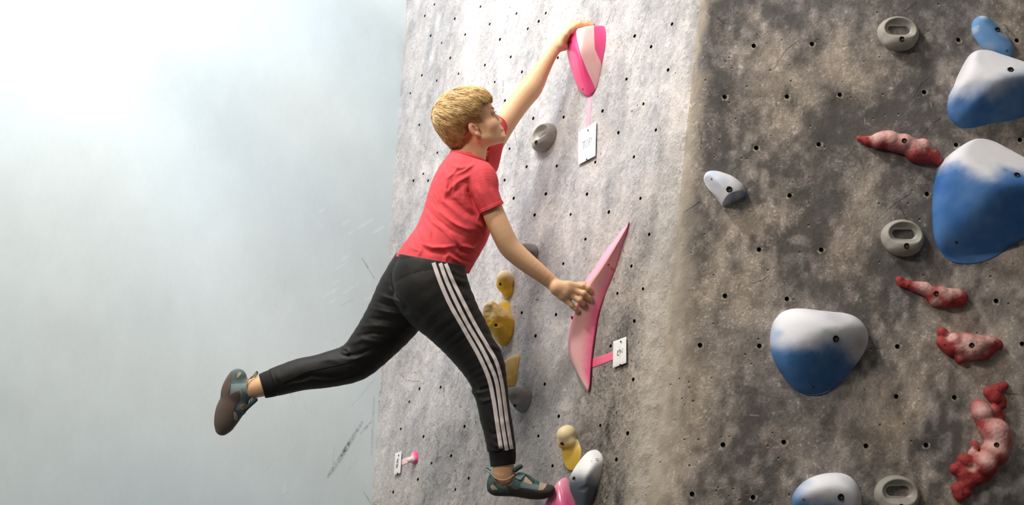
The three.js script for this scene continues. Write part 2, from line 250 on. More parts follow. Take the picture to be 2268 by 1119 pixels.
{
  const holes = [null, HOLES1.map((p) => [...onWall(...p, 1), 0.0056 + rnd() * 0.0016]), HOLES2.map((p) => [...onWall(...p, 2), 0.0077])];
  const pits = [null, [], PITS2.map((p) => [...onWall(...p, 2), 0.002 + rnd() * 0.0018])];
  for (let i = 0; i < 260; i++) pits[1].push([-rnd() * 2.1, 1.9 + rnd() * 2.6, 0.0012 + rnd() * rnd() * 0.0026]);
  const flecks = []; for (let i = 0; i < 1700; i++) flecks.push([-rnd() * 2.1, 1.9 + rnd() * 2.6, 1.2 + (rnd() - 0.5) * 1.7, 0.0008 + rnd() * rnd() * 0.009, 0.0006 + rnd() * 0.0009, 0.3 + rnd() * 0.7]);
  for (let i = 0; i < 170; i++) pits[2].push([rnd() * 1.6, 1.9 + rnd() * 2, 0.0009 + rnd() * rnd() * 0.0016]);
  const PX = 2048, X0 = [0, -2.4, 0], Y0 = 1.85, SX = 2.4, SY = 2.6;
  const cracks = [null, [], []];
  const crack = (k, pts) => cracks[k].push(pts.map((p) => onWall(...p, k)));
  crack(2, [[1412, 721], [1425, 712], [1438, 708], [1449, 710], [1458, 702]]); crack(2, [[1386, 959], [1403, 956], [1410, 948], [1429, 946]]); crack(2, [[2225, 55], [2238, 70], [2250, 82]]); crack(2, [[2045, 300], [2062, 278], [2085, 263]]);
  crack(1, [[1440, 0], [1421, 60], [1412, 95], [1398, 130]]); crack(1, [[1310, 870], [1322, 878], [1334, 884]]); crack(1, [[1100, 130], [1085, 160], [1070, 195]]); crack(1, [[1340, 60], [1352, 30], [1362, 10]]); crack(1, [[885, 830], [900, 845], [930, 846]]);
  for (let k = 1; k < 3; k++) for (let i = 0; i < (k === 1 ? 26 : 30); i++) { const s = X0[k] + rnd() * SX, t = Y0 + rnd() * SY, a = k === 1 ? 1.57 + (rnd() - 0.5) * 1.3 : rnd() * 3.14, l = 0.02 + rnd() * 0.07, b = a + (rnd() - 0.5); cracks[k].push([[s, t], [s + Math.cos(a) * l, t + Math.sin(a) * l], [s + Math.cos(a) * l + Math.cos(b) * l * 0.7, t + Math.sin(a) * l + Math.sin(b) * l * 0.7]]); }
  const scratches = []; for (let i = 0; i < 150; i++) scratches.push({ k: rnd() < 0.25 ? 1 : 2, s: rnd() * 2, t: 1.9 + rnd() * 2.4, a: rnd() * 3.14, l: 0.006 + rnd() * 0.03, r: 0.0012 + rnd() * 0.0022 });
  const maps = [null];
  for (let k = 1; k < 3; k++) {
    const hgt = new Float32Array(PX * PX), stain = new Float32Array(PX * PX), chip = new Float32Array(PX * PX);
    const splat = (s, t, r, f) => { const ci = (s - X0[k]) / SX * PX, cj = (t - Y0) / SY * PX, ri = r / SX * PX + 1, rj = r / SY * PX + 1; for (let j = Math.max(0, Math.floor(cj - rj)); j < Math.min(PX, cj + rj); j++) for (let i = Math.max(0, Math.floor(ci - ri)); i < Math.min(PX, ci + ri); i++) { const d = Math.hypot((i - ci) / PX * SX, (j - cj) / PX * SY); if (d < r) f(j * PX + i, d / r, (i - ci) / PX * SX / r, (j - cj) / PX * SY / r); } };
    for (const h of holes[k]) { splat(h[0], h[1], h[2] * 2.2, (q, d, x, y) => { const w = noise2(q % PX / 5, (q / PX | 0) / 5); chip[q] += ss(1, 0.5, d + 0.35 * w) * (k === 2 ? 1.9 * Math.max(0, 0.4 - 1.1 * y + 0.5 * x) : 0.15); }); splat(h[0], h[1], h[2] * 9, (q, d) => { stain[q] += (k === 2 ? 0.3 : 0.08) * ss(1, 0, d); }); }  // pale chips; right-wall crescents below the holes are painted highlights
    for (const h of pits[k]) { splat(h[0], h[1], h[2] * 1.3, (q, d) => { const w = ss(1, 0.45, d); stain[q] += 2.6 * w; hgt[q] -= 0.003 * w; }); if (k === 2) splat(h[0], h[1] - h[2] * 1.2, h[2] * 1.5, (q, d) => { chip[q] += 0.6 * ss(1, 0.4, d); }); }
    for (const c of cracks[k]) { const n = 40; for (let i = 0; i < n * (c.length - 1); i++) { const e = Math.floor(i / n), f = (i % n) / n, a = c[e], b = c[e + 1], wob = 0.004 * noise2(i * 0.23 + e * 9, a[0] * 50); splat(mix(a[0], b[0], f) + wob, mix(a[1], b[1], f) + wob, 0.0022, (q, d) => { const w = ss(1, 0.2, d); stain[q] = Math.max(stain[q], 1.1 * w); hgt[q] = Math.min(hgt[q], -0.0015 * w); }); } }
    for (const c of scratches) if (c.k === k) for (let i = 0; i < 26; i++) splat(X0[k] * 0.9 + c.s + Math.cos(c.a) * c.l * (i / 26 - 0.5), c.t + Math.sin(c.a) * c.l * (i / 26 - 0.5), c.r, (q, d) => { chip[q] = Math.max(chip[q], 0.5 * ss(1, 0.3, d)); });
    if (k === 1) for (const [s, t, a, l, r, st] of flecks) for (let i = 0; i <= 8; i++) splat(s + Math.cos(a) * l * (i / 8 - 0.5), t + Math.sin(a) * l * (i / 8 - 0.5), r * 1.6, (q, d) => { const w = ss(1, 0.3, d) * st; stain[q] = Math.max(stain[q], 0.9 * w); hgt[q] = Math.min(hgt[q], -0.0012 * w); });
    const colA = new Uint8Array(PX * PX * 4), bumA = new Uint8Array(PX * PX * 4);
    for (let j = 0; j < PX; j++) for (let i = 0; i < PX; i++) {
      const q = j * PX + i, s = X0[k] + i / PX * SX, t = Y0 + j / PX * SY;
      const wx = s + 0.06 * noise2(s * 5 + 3, t * 5), wy = t + 0.06 * noise2(s * 5 + 70, t * 5 + 9);
      const n1 = noise2(wx * 2.3 + 7, wy * 1.7), n2 = noise2(wx * 6.1, wy * 4.5 + 3), n3 = noise2(wx * 15, wy * 11), n4 = noise2(s * 40, t * 30), n5 = noise2(s * 110, t * 95), n6 = noise2(s * 290, t * 270), n7 = noise2(s * 600 + 5, t * 560);
      const fib = Math.abs(noise2(s * 75 + 4 * n3, t * 38 + 3 * n2)), rough = n5 * 0.5 + n6 * 0.35 + n7 * 0.3;
      let r, g, b, h = hgt[q];
      if (k === 1) {
        const strip = noise2(s * 9, t * 1.6), str2 = noise2(s * 34, t * 7);
        let v = 0.488 + 0.06 * n1 + 0.07 * n2 + 0.06 * n3 + 0.055 * strip + 0.045 * str2 + 0.06 * n4 + 0.125 * rough;
        v -= 0.05 * ss(0.10, 0, fib) * ss(0.0, 0.6, n3);
        const isl = noise2(wx * 26 + 1.6 * n4 + 1.2 * n3, wy * 15 + 1.5 * n4 + 20), is2 = noise2(wx * 58 + 1.5 * n5, wy * 36 + 1.2 * n4 + 70), up1 = ss(-0.02, 0.10, isl), up2 = ss(0.05, 0.18, is2); v += 0.022 * (up1 - 0.5) + 0.03 * (up2 - 0.4); v -= 0.07 * ss(0.05, 0, Math.abs(isl - 0.02)) * ss(-0.2, 0.4, n5) + 0.08 * ss(0.05, 0, Math.abs(is2 - 0.08)) * ss(-0.1, 0.4, n4); v -= 0.16 * ss(0.42, 0.8, noise2(s * 260 + 9, t * 210)) * ss(-0.15, 0.5, n2 + n4); h += 0.0005 * up1 + 0.0004 * up2;
        const warm = 0.02 * n2 + 0.015 * n3, dirtShade = ss(2.75, 1.9, t) * 0.09 + ss(-0.55, -0.2, s) * ss(-0.03, -0.16, s) * ss(3.3, 2.6, t) * 0.22 + ss(-0.2, -0.05, s) * ss(3.0, 2.2, t) * 0.12;  // dirt tones plus the climber shadow painted right of the pink blade
        v -= dirtShade;
        r = v * (1 + warm + dirtShade * 0.35); g = v * (0.962); b = v * (0.965 - warm - dirtShade * 0.5);
        const edge = ss(-0.16, -0.03, s); r = mix(r, r * 1.06, edge); g = mix(g, g * 1.04, edge); const low = 0.85 * ss(-0.17 + 0.05 * n3, 0.0, s) * ss(3.3, 2.5, t); r = mix(r, 0.46 + 0.08 * n4 + 0.05 * rough, low); g = mix(g, 0.405 + 0.08 * n4 + 0.05 * rough, low); b = mix(b, 0.34 + 0.07 * n4 + 0.05 * rough, low);
        h += 0.0012 * n4 + 0.0006 * str2 + 0.0012 * rough - 0.0005 * ss(0.08, 0, fib);
      } else {
        let v = 0.228 + 0.07 * n1 + 0.11 * n2 + 0.095 * n3 + 0.075 * n4 + 0.10 * rough;
        v += 0.14 * ss(0.07, 0, fib) * ss(0.1, 0.7, n3 + 0.6 * n2);
        v += 0.20 * ss(0.45, 0.85, noise2(s * 131 + t * 90 + 0.6 * n6, t * 128 - s * 84 + 8 + 0.6 * n5)) * ss(-0.2, 0.6, n4 + n2); v += 0.16 * ss(0.5, 0.8, noise2(s * 260 - t * 190, t * 250 + s * 200 + 8)) * ss(-0.1, 0.5, n3 + n4);
        v -= 0.05 * ss(0.2, 0.6, noise2(s * 3.1 + 40, t * 3.3));
        v += 0.07 * ss(0.25, 0.7, noise2(s * 4.3 + 11, t * 3.9 + 60) + 0.5 * n4); v = 0.25 + (v - 0.25) * 1.1; v = v < 0.17 ? 0.115 + 0.055 * Math.exp((v - 0.17) / 0.055) : v;
        const warm = 0.05 + 0.05 * n2 + 0.03 * n3 + 0.03 * noise2(s * 3.3 + 77, t * 2.9);
        r = v * (1.02 + warm); g = v * (0.948 + warm * 0.1); b = v * (0.915 - warm);
        const ew = mix(0.17, 0.055, ss(2.2, 3.4, t)), edge = ss(ew, ew * 0.1, s + 0.04 * n3 + 0.02 * n4); r = mix(r, 0.52 + 0.08 * n4, edge * 0.75); g = mix(g, 0.45 + 0.08 * n4, edge * 0.75); b = mix(b, 0.36 + 0.07 * n4, edge * 0.75);
        h += 0.0005 * n4 + 0.0009 * rough + 0.0008 * n3 + 0.00025 * ss(0.0, 0.14, noise2(wx * 30 + 1.5 * n4, wy * 24 + n4));
      }
      const c = clamp(chip[q]), d = 1 / (1 + stain[q] * 1.1);
      r = mix(r, k === 1 ? 0.8 : 0.72, c * 0.75) * d; g = mix(g, k === 1 ? 0.76 : 0.66, c * 0.75) * d; b = mix(b, k === 1 ? 0.72 : 0.52, c * 0.75) * d;
      const e = (x) => 255 * Math.pow(clamp(x, 0.004, 1), 1 / 2.2);
      colA[q * 4] = e(r); colA[q * 4 + 1] = e(g); colA[q * 4 + 2] = e(b); colA[q * 4 + 3] = 255;
      bumA[q * 4] = bumA[q * 4 + 1] = bumA[q * 4 + 2] = clamp(150 + h * 22000, 0, 255); bumA[q * 4 + 3] = 255;
    }
    const wrap = (src, srgb) => dataTex(PX, PX, (a) => a.set(src), srgb);
    maps.push({ map: wrap(colA, true), bumpMap: wrap(bumA, false), bumpScale: k === 2 ? 0.0062 : 0.0085 });
  }
  const socket = new THREE.LatheGeometry([[1.04, 0.18], [0.99, -0.2], [0.95, -0.9], [0.7, -1.0], [0.62, -3.2], [0, -3.2]].map((p) => new THREE.Vector2(...p)), 14); socket.rotateX(Math.PI / 2);
  for (let k = 1; k < 3; k++) {
    const cell = 0.008, S = [], T = [];
    const s0 = k === 1 ? -2.3 : 0, s1 = k === 1 ? 0 : 2.25, t0 = k === 1 ? 1.7 : 1.7, t1 = k === 1 ? 4.95 : 4.1;
    if (k === 1) for (let s = -3; s < s0 - 0.02; s += 0.1) S.push(s); for (let s = s0; s < s1 + 1e-6; s += cell) S.push(s); if (k === 2) for (let s = s1 + 0.1; s < 3.45; s += 0.1) S.push(s);
    for (let t = 0; t < t0 - 0.02; t += 0.1) T.push(t); for (let t = t0; t < t1; t += cell) T.push(t); for (let t = t1 + 0.1; t < 6.55; t += 0.1) T.push(t);
    if (k === 1) S[S.length - 1] = 0;
    const nS = S.length, nT = T.length, pos = [], nor = [], uv = [], idx = [], gone = new Uint8Array(nS * nT);
    const put = (s, t) => {
      const e = 0.003, p = wallPoint(s, t), a = wallPoint(s + e, t).sub(wallPoint(s - e, t)), b = wallPoint(s, t + e).sub(wallPoint(s, t - e)), n = a.cross(b).normalize();
      pos.push(p.x, p.y, p.z); nor.push(n.x, n.y, n.z); uv.push((s - X0[k]) / SX, (t - Y0) / SY); return pos.length / 3 - 1;
    };
    for (let j = 0; j < nT; j++) for (let i = 0; i < nS; i++) put(S[i], T[j]);
    const holesIn = [];
    for (const [s, t, r] of holes[k]) {
      let i = 0, j = 0; while (i < nS - 3 && S[i] < s - cell / 2) i++; while (j < nT - 3 && T[j] < t - cell / 2) j++;
      if (i < 3 || j < 3 || i > nS - 4 || j > nT - 4) continue;
      let free = true; for (let b = -3; b < 3; b++) for (let a = -3; a < 3; a++) if (gone[(j + b) * nS + i + a]) free = false;
      if (!free) continue;
      for (let b = -2; b < 2; b++) for (let a = -2; a < 2; a++) gone[(j + b) * nS + i + a] = 1;
      const rim = []; for (let a = -2; a < 2; a++) rim.push([i + a, j - 2]); for (let b = -2; b < 2; b++) rim.push([i + 2, j + b]); for (let a = 2; a > -2; a--) rim.push([i + a, j + 2]); for (let b = 2; b > -2; b--) rim.push([i - 2, j + b]);
      const ring = rim.map(([a, b]) => { const g = Math.atan2(T[b] - t, S[a] - s); return put(s + Math.cos(g) * r, t + Math.sin(g) * r); });
      for (let q = 0; q < 16; q++) { const z = (q + 1) % 16, A = rim[q][1] * nS + rim[q][0], Bq = rim[z][1] * nS + rim[z][0]; idx.push(A, Bq, ring[z], A, ring[z], ring[q]); }
      holesIn.push([s, t, r]);
    }
    for (let j = 0; j < nT - 1; j++) for (let i = 0; i < nS - 1; i++) if (!gone[j * nS + i]) { const a = j * nS + i; idx.push(a, a + 1, a + nS + 1, a, a + nS + 1, a + nS); }
    // a back face and rim give the shell its thickness
    const back = (s, t) => { const p = wallPoint(s, t, -0.09); pos.push(p.x, p.y, p.z); nor.push(...(k === 1 ? N1 : N2).clone().negate().toArray()); uv.push(0, 0); return pos.length / 3 - 1; };
    const e0 = back(S[0], 0), e1 = back(S[nS - 1], 0), e2 = back(S[nS - 1], T[nT - 1]), e3 = back(S[0], T[nT - 1]); idx.push(e0, e2, e1, e0, e3, e2);
    const g = new THREE.BufferGeometry(); g.setAttribute('position', new THREE.Float32BufferAttribute(pos, 3)); g.setAttribute('normal', new THREE.Float32BufferAttribute(nor, 3)); g.setAttribute('uv', new THREE.Float32BufferAttribute(uv, 2)); g.setIndex(idx);
    const wall = struct(k === 1 ? 'wall_middle' : 'wall_right', g, mat(0xffffff, 0.92, maps[k]));
    holesIn.forEach(([s, t, r]) => {
      const p = wallPoint(s, t), e = 0.01, n = wallPoint(s + e, t).sub(wallPoint(s - e, t)).cross(wallPoint(s, t + e).sub(wallPoint(s, t - e))).normalize();
      const o = part('bolt_hole', socket, M.nut, wall); o.position.copy(p); o.quaternion.setFromUnitVectors(V(0, 0, 1), n); o.scale.setScalar(r);
    });
  }
}
// lamps
for (const [p, q, w, h, color, L, label] of LAMPS) {
  const t = thing('unseen_panel_lamp', label, 'lamp'); t.position.set(...p); t.lookAt(...q);
  const hs = new RoundedBoxGeometry(w + 0.08, h + 0.08, 0.07, 3, 0.02); hs.translate(0, 0, -0.04); part('housing', hs, mat(0x3a3c3e, 0.5, { metalness: 0.5 }), t);
  const d = new RoundedBoxGeometry(w, h, 0.012, 2, 0.005); part('diffuser', d, mat(0xffffff, 0.6, { emissive: color, emissiveIntensity: 1.5 }), t);
  for (const x of [-0.3, 0.3]) { const top = V(p[0], 6.49, p[2]); t.updateMatrixWorld(true); const b = t.worldToLocal(top.clone()); const s = V(x * w, 0, -0.05), e = b.clone().add(V(x * w, 0, 0)); part('suspension_rod', new THREE.TubeGeometry(new THREE.LineCurve3(s, e), 1, 0.008, 8), M.steel, t); }
  const l = new THREE.RectAreaLight(color, L, w, h); l.position.set(...p); l.lookAt(...q); l.translateZ(-0.03); l.castShadow = true; l.name = 'panel_light'; scene.add(l);
}

// ---------------------------------------------------------------- holds
// a hold stands in its own frame on a wall: a to the right, b up, w out of the wall; L turns (pixel, pixel, w) into that frame
function holdFrame(k, px, py) {
  const p = PANEL[k], o = at(px, py, depthOn(p.n, p.o, px, py, 0)), rel = relief(o.x, o.y, o.z), basis = new THREE.Matrix4().makeBasis(p.h, p.up, p.n);
  o.addScaledVector(p.n, rel);
  const L = (x, y, w = 0) => { const q = at(x, y, depthOn(p.n, p.o, x, y, w + rel)).sub(o); return [q.dot(p.h), q.dot(p.up), q.dot(p.n)]; };
  const place = (t) => { t.position.copy(o); t.quaternion.setFromRotationMatrix(basis); return t; };
  return { o, L, place, S: depthOn(p.n, p.o, px, py, 0) / F };
}
// bolt seats: a dark socket with a screw head in it, turned to face along n
const boltRing = new THREE.LatheGeometry([[0.0088, -0.001], [0.0082, 0.0006], [0.0072, 0.0004], [0.0064, -0.006], [0, -0.006]].map((p) => new THREE.Vector2(...p)), 20); boltRing.rotateX(Math.PI / 2);
const boltHead = new THREE.LatheGeometry([[0.0056, -0.006], [0.0056, -0.0028], [0.0048, -0.002], [0.0028, -0.002], [0.0026, -0.005], [0, -0.005]].map((p) => new THREE.Vector2(...p)), 16); boltHead.rotateX(Math.PI / 2);
const screwGeo = new THREE.LatheGeometry([[0.0042, -0.001], [0.0036, 0.0007], [0.0022, 0.0006], [0.0014, -0.002], [0, -0.002]].map((p) => new THREE.Vector2(...p)), 12); screwGeo.rotateX(Math.PI / 2);
function bolt(t, p, n, scale = 1, metal = M.steel, socket = M.dark) {
  const nn = V(...n).normalize(), a = part('bolt_socket', boltRing, socket, t), b = part('bolt', boltHead, metal, a);
  a.position.set(...p); a.quaternion.setFromUnitVectors(V(0, 0, 1), nn); a.scale.setScalar(scale); return b;
}
function screw(t, p, n, m = M.dark, scale = 1) { const a = part('screw', screwGeo, m, t); a.position.set(...p); a.quaternion.setFromUnitVectors(V(0, 0, 1), V(...n).normalize()); a.scale.setScalar(scale); }
// meet the surface of f from outside along direction d, starting at p
function cast(f, p, d) { let q = [...p], best = [1e9, q], run = 0; for (let i = 0; i < 200 && run < 0.6; i++) { const v = f(...q); if (v < best[0]) best = [v, [...q]]; if (v < 2e-4) break; const s = Math.max(v * 0.7, 4e-4); run += s; q = q.map((x, j) => x + d[j] * s); } q = best[1]; const e = 1e-3, v0 = f(...q), n = [f(q[0] + e, q[1], q[2]) - v0, f(q[0], q[1] + e, q[2]) - v0, f(q[0], q[1], q[2] + e) - v0], l = Math.hypot(...n) || 1; return [q, n.map((x) => x / l)]; }
const dug = (f, p, n, r, deep) => (x, y, z) => { const d = f(x, y, z); if (d < -0.03 || d > 0.03) return d; const a = x - p[0], b = y - p[1], c = z - p[2], t = a * n[0] + b * n[1] + c * n[2], rad = Math.sqrt(Math.max(0, a * a + b * b + c * c - t * t)); return Math.max(d, Math.min(r - rad, t + deep)); };
// point of f seen at a pixel
function seen(f, fr, k, px, py) { const a = fr.L(px, py, 0.3), b = fr.L(px, py, 0), d = b.map((x, i) => x - a[i]), l = Math.hypot(...d); return cast(f, a, d.map((x) => x / l)); }

// smooth rounded holds on the right wall: outline -> dome, its bolt at the middle
function dome(fr, outline, c, o) {
  const C = fr.L(...c, 0), pts = outline.map((p) => { const q = fr.L(...p, 0); return V(q[0] - C[0], q[1] - C[1], 0); });
  const curve = new THREE.CatmullRomCurve3(pts, true, 'centripetal'), fine = curve.getSpacedPoints(400).map((p) => [Math.atan2(p.y, p.x), Math.hypot(p.x, p.y)]);
  fine.sort((a, b) => a[0] - b[0]);
  const rad = (g) => { let lo = fine[fine.length - 1], hi = fine[0]; for (let i = 0; i < fine.length; i++) if (fine[i][0] >= g) { hi = fine[i]; lo = fine[i - 1] || fine[fine.length - 1]; break; } let d = hi[0] - lo[0]; if (d < 0) d += 2 * Math.PI; let e = g - lo[0]; if (e < 0) e += 2 * Math.PI; return mix(lo[1], hi[1], d > 1e-6 ? clamp(e / d) : 0); };
  const planes = (o.planes || []).map((P) => { const [A, B, D] = P.map((p) => { const q = fr.L(...p); return V(q[0] - C[0], q[1] - C[1], q[2]); }); const n = B.clone().sub(A).cross(D.clone().sub(A)); return (a, b) => A.z - (n.x * (a - A.x) + n.y * (b - A.y)) / n.z; });
  const NT = 112, NR = 46, rb = 0.0082 * (o.bolt ?? 1.28);
  const height = (a, b, s) => { let h = o.h * Math.pow(1 - Math.pow(s, o.p ?? 2.4), 1 / (o.q ?? 1.9)); for (const f of planes) h = smin(h, f(a, b), o.k ?? 0.03); return Math.max(h, 0) + 0.0005 * noise3(a * 60, b * 60, 1) * (1 - s); };
  const pos = [], idx = [], col = [], rows = NR + 4;
  for (let i = 0; i < NT; i++) {
    const g = -Math.PI + i / NT * 2 * Math.PI, R = rad(g);
    for (let j = 0; j < rows; j++) {
      let a, b, w, s;
      if (j === 0) { s = rb * 0.9 / R; a = Math.cos(g) * rb * 0.9; b = Math.sin(g) * rb * 0.9; w = height(0, 0, 0) - 0.010; }
      else if (j === 1) { a = Math.cos(g) * rb * 0.98; b = Math.sin(g) * rb * 0.98; s = rb / R; w = height(a, b, s) - 0.0012; }
      else if (j < NR + 2) { const u = (j - 2) / (NR - 1), r = mix(rb, R, Math.sin(u * Math.PI / 2)); s = Math.min(1, r / R); a = Math.cos(g) * r; b = Math.sin(g) * r; w = height(a, b, s); if (j === NR + 1) w = 0; }
      else { a = Math.cos(g) * R * 0.995; b = Math.sin(g) * R * 0.995; s = 1; w = j === NR + 2 ? -0.008 : -0.016; }
      pos.push(a + C[0], b + C[1], w); const cc = o.color(a, b, w, s); col.push(...cc);
    }
  }
  for (let i = 0; i < NT; i++) { const z = (i + 1) % NT; for (let j = 0; j < rows - 1; j++) { const A = i * rows + j, B = A + 1, c2 = z * rows + j, D = c2 + 1; idx.push(A, B, D, A, D, c2); } }
  const geo = new THREE.BufferGeometry(); geo.setAttribute('position', new THREE.Float32BufferAttribute(pos, 3)); geo.setAttribute('color', new THREE.Float32BufferAttribute(col, 3)); geo.setIndex(idx); geo.computeVertexNormals();
  const hN = (a, b) => { const e = 0.006, R = rad(Math.atan2(b, a)), f = (x, y) => height(x, y, Math.min(1, Math.hypot(x, y) / rad(Math.atan2(y, x)))); return [f(a - e, b) - f(a + e, b), f(a, b - e) - f(a, b + e), 2 * e]; };
  const on = (px, py) => { let q; let w = 0.03; for (let i = 0; i < 6; i++) { q = fr.L(px, py, w); const a = q[0] - C[0], b = q[1] - C[1]; w = height(a, b, Math.min(1, Math.hypot(a, b) / rad(Math.atan2(b, a)))); } const a = q[0] - C[0], b = q[1] - C[1]; return [[q[0], q[1], w], hN(a, b)]; };
  return { geo, C, top: height(0, 0, 0), on, height };
}
const zoomPts = (list, k, ox, oy) => list.map(([x, y]) => [ox + x / k, oy + y / k]);
const BLUE = [0.036, 0.145, 0.38], BLUE2 = [0.13, 0.32, 0.62], CHALK = [0.80, 0.79, 0.82], GREY = [0.42, 0.40, 0.40];
// chalk: white above a line that wanders; line given in the hold's own metres
function blueHold(label, outline, c, o) {
  const fr = holdFrame(2, ...c), C = fr.L(...c, 0), chalkPts = (o.chalk || []).map((p) => { const q = fr.L(p[0], p[1], 0); return [q[0] - C[0], q[1] - C[1]]; });
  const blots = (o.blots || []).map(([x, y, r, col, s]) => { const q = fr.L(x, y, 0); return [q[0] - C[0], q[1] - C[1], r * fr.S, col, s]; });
  const d = dome(fr, outline, c, { ...o, color: (a, b, w, s) => {
    const n = noise3(a * 9, b * 14, 2 + c[0]) * 0.6 + noise3(a * 30, b * 40, 5) * 0.3 + noise3(a * 90, b * 90, 5) * 0.15;
    let col = mix3(o.base || BLUE, BLUE2, clamp(0.25 + 0.3 * n + (o.lift || 0)));
    if (chalkPts.length) { const e = -poly2(chalkPts, a + 0.012 * n, b + 0.016 * n) / ((o.soft || 0.02) * 1.9); col = mix3(col, CHALK, ss(-1.2, 1.1, e + 0.5 * n) * (0.93 + 0.1 * n)); }
    for (const [x, y, r, cc, st] of blots) { const q = Math.hypot(a - x, b - y) / r + 0.35 * n; col = mix3(col, cc, st * ss(1, 0.15, q)); }  // mostly chalk smudges; pale blue on a left facet paints its lit side
    return mix3(col, CHALK, clamp(0.06 * n + 0.02)); } });
  const t = fr.place(thing('blue_hold', label, 'climbing hold'));
  part('hold_body', d.geo, o.mat || M.hold, t);
  bolt(t, [d.C[0], d.C[1], d.top], o.bn || [0, 0, 1], o.bolt ?? 1.28);
  for (const s of o.screws || []) { const [p, n] = d.on(s[0], s[1]); screw(t, p, n, s[2] || M.dark, s[3] || 1); }
  return t;
}
const LILAC = [0.60, 0.60, 0.68];
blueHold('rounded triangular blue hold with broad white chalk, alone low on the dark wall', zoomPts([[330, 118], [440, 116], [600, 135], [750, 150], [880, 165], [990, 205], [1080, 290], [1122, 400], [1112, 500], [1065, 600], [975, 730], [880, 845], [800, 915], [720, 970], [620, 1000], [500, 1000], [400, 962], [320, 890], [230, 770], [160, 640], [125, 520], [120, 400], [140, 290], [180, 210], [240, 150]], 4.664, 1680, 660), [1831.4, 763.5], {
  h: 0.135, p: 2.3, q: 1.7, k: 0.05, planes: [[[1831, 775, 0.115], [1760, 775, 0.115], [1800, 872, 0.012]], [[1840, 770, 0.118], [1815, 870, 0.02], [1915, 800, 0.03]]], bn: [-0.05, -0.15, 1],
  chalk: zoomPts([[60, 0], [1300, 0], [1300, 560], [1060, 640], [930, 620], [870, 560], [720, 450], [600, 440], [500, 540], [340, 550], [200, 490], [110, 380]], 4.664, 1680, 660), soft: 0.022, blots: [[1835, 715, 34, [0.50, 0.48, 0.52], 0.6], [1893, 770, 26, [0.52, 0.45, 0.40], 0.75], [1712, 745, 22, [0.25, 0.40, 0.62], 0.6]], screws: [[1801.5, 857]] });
blueHold('dark blue hold with white chalked top corner, directly below the small oval blue hold', zoomPts([[1060, 432], [1130, 440], [1200, 470], [1300, 510], [1447, 570], [1560, 625], [1650, 700], [1660, 800], [1600, 900], [1500, 960], [1400, 990], [1250, 1040], [1120, 1070], [1000, 1078], [920, 1060], [850, 1010], [815, 950], [808, 880], [820, 800], [860, 720], [890, 640], [930, 560], [970, 490], [1010, 445]], 3.729, 1880, 0), [2213.8, 178.3], {
  h: 0.13, p: 2.6, q: 1.8, k: 0.022, planes: [[[2214, 178, 0.118], [2125, 272, 0.035], [2190, 284, 0.0]], [[2214, 178, 0.118], [2330, 170, 0.10], [2250, 268, 0.0]], [[2214, 178, 0.118], [2130, 268, 0.032], [2098, 240, 0.02]], [[2214, 172, 0.116], [2150, 120, 0.05], [2300, 150, 0.10]]], bn: [-0.2, -0.1, 1],
  chalk: zoomPts([[700, 300], [1900, 300], [1900, 640], [1500, 690], [1340, 660], [1200, 700], [1120, 790], [960, 800], [840, 780], [780, 700]], 3.729, 1880, 0), soft: 0.025, base: [0.026, 0.115, 0.33] });
blueHold('largest blue hold with a chalky crown, right of the middle ring hold', zoomPts([[900, 150], [960, 128], [1020, 128], [1090, 150], [1180, 210], [1300, 290], [1400, 370], [1480, 480], [1500, 600], [1470, 730], [1400, 830], [1320, 885], [1200, 950], [1080, 1020], [980, 1055], [880, 1065], [780, 1050], [710, 1000], [660, 930], [635, 840], [625, 700], [628, 560], [640, 430], [670, 340], [710, 290], [790, 220]], 3.392, 1880, 270), [2222, 411], {
  h: 0.17, p: 2.5, q: 1.8, k: 0.035, planes: [[[2222, 411, 0.155], [2118, 545, 0.05], [2180, 575, 0.0]], [[2222, 411, 0.155], [2330, 440, 0.13], [2230, 560, 0.01]], [[2222, 411, 0.155], [2120, 540, 0.052], [2065, 480, 0.03]], [[2222, 405, 0.155], [2170, 312, 0.02], [2280, 370, 0.08]]], bn: [-0.25, 0, 1],
  chalk: zoomPts([[500, 0], [1700, 0], [1700, 470], [1440, 470], [1300, 450], [1200, 430], [1080, 370], [960, 470], [860, 420], [760, 350], [640, 350]], 3.392, 1880, 270), soft: 0.02, base: [0.022, 0.13, 0.41], screws: [[2118.2, 536.8, M.dark, 1.3]] });
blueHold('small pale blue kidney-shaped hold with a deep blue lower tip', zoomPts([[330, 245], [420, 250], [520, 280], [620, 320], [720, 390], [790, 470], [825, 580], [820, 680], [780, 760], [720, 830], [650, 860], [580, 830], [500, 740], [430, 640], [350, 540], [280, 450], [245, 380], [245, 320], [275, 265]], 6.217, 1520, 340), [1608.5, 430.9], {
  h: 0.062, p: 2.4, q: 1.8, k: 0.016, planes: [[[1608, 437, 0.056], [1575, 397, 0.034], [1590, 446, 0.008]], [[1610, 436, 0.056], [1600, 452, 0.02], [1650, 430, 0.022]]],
  chalk: zoomPts([[0, 0], [1119, 0], [1119, 520], [760, 570], [700, 640], [600, 620], [560, 800], [0, 800]], 6.217, 1520, 340), soft: 0.012, blots: [[1572, 390, 20, [0.34, 0.44, 0.66], 0.7], [1590, 412, 26, [0.42, 0.50, 0.68], 0.5]], screws: [[1576, 396.6]], base: [0.03, 0.09, 0.24] });
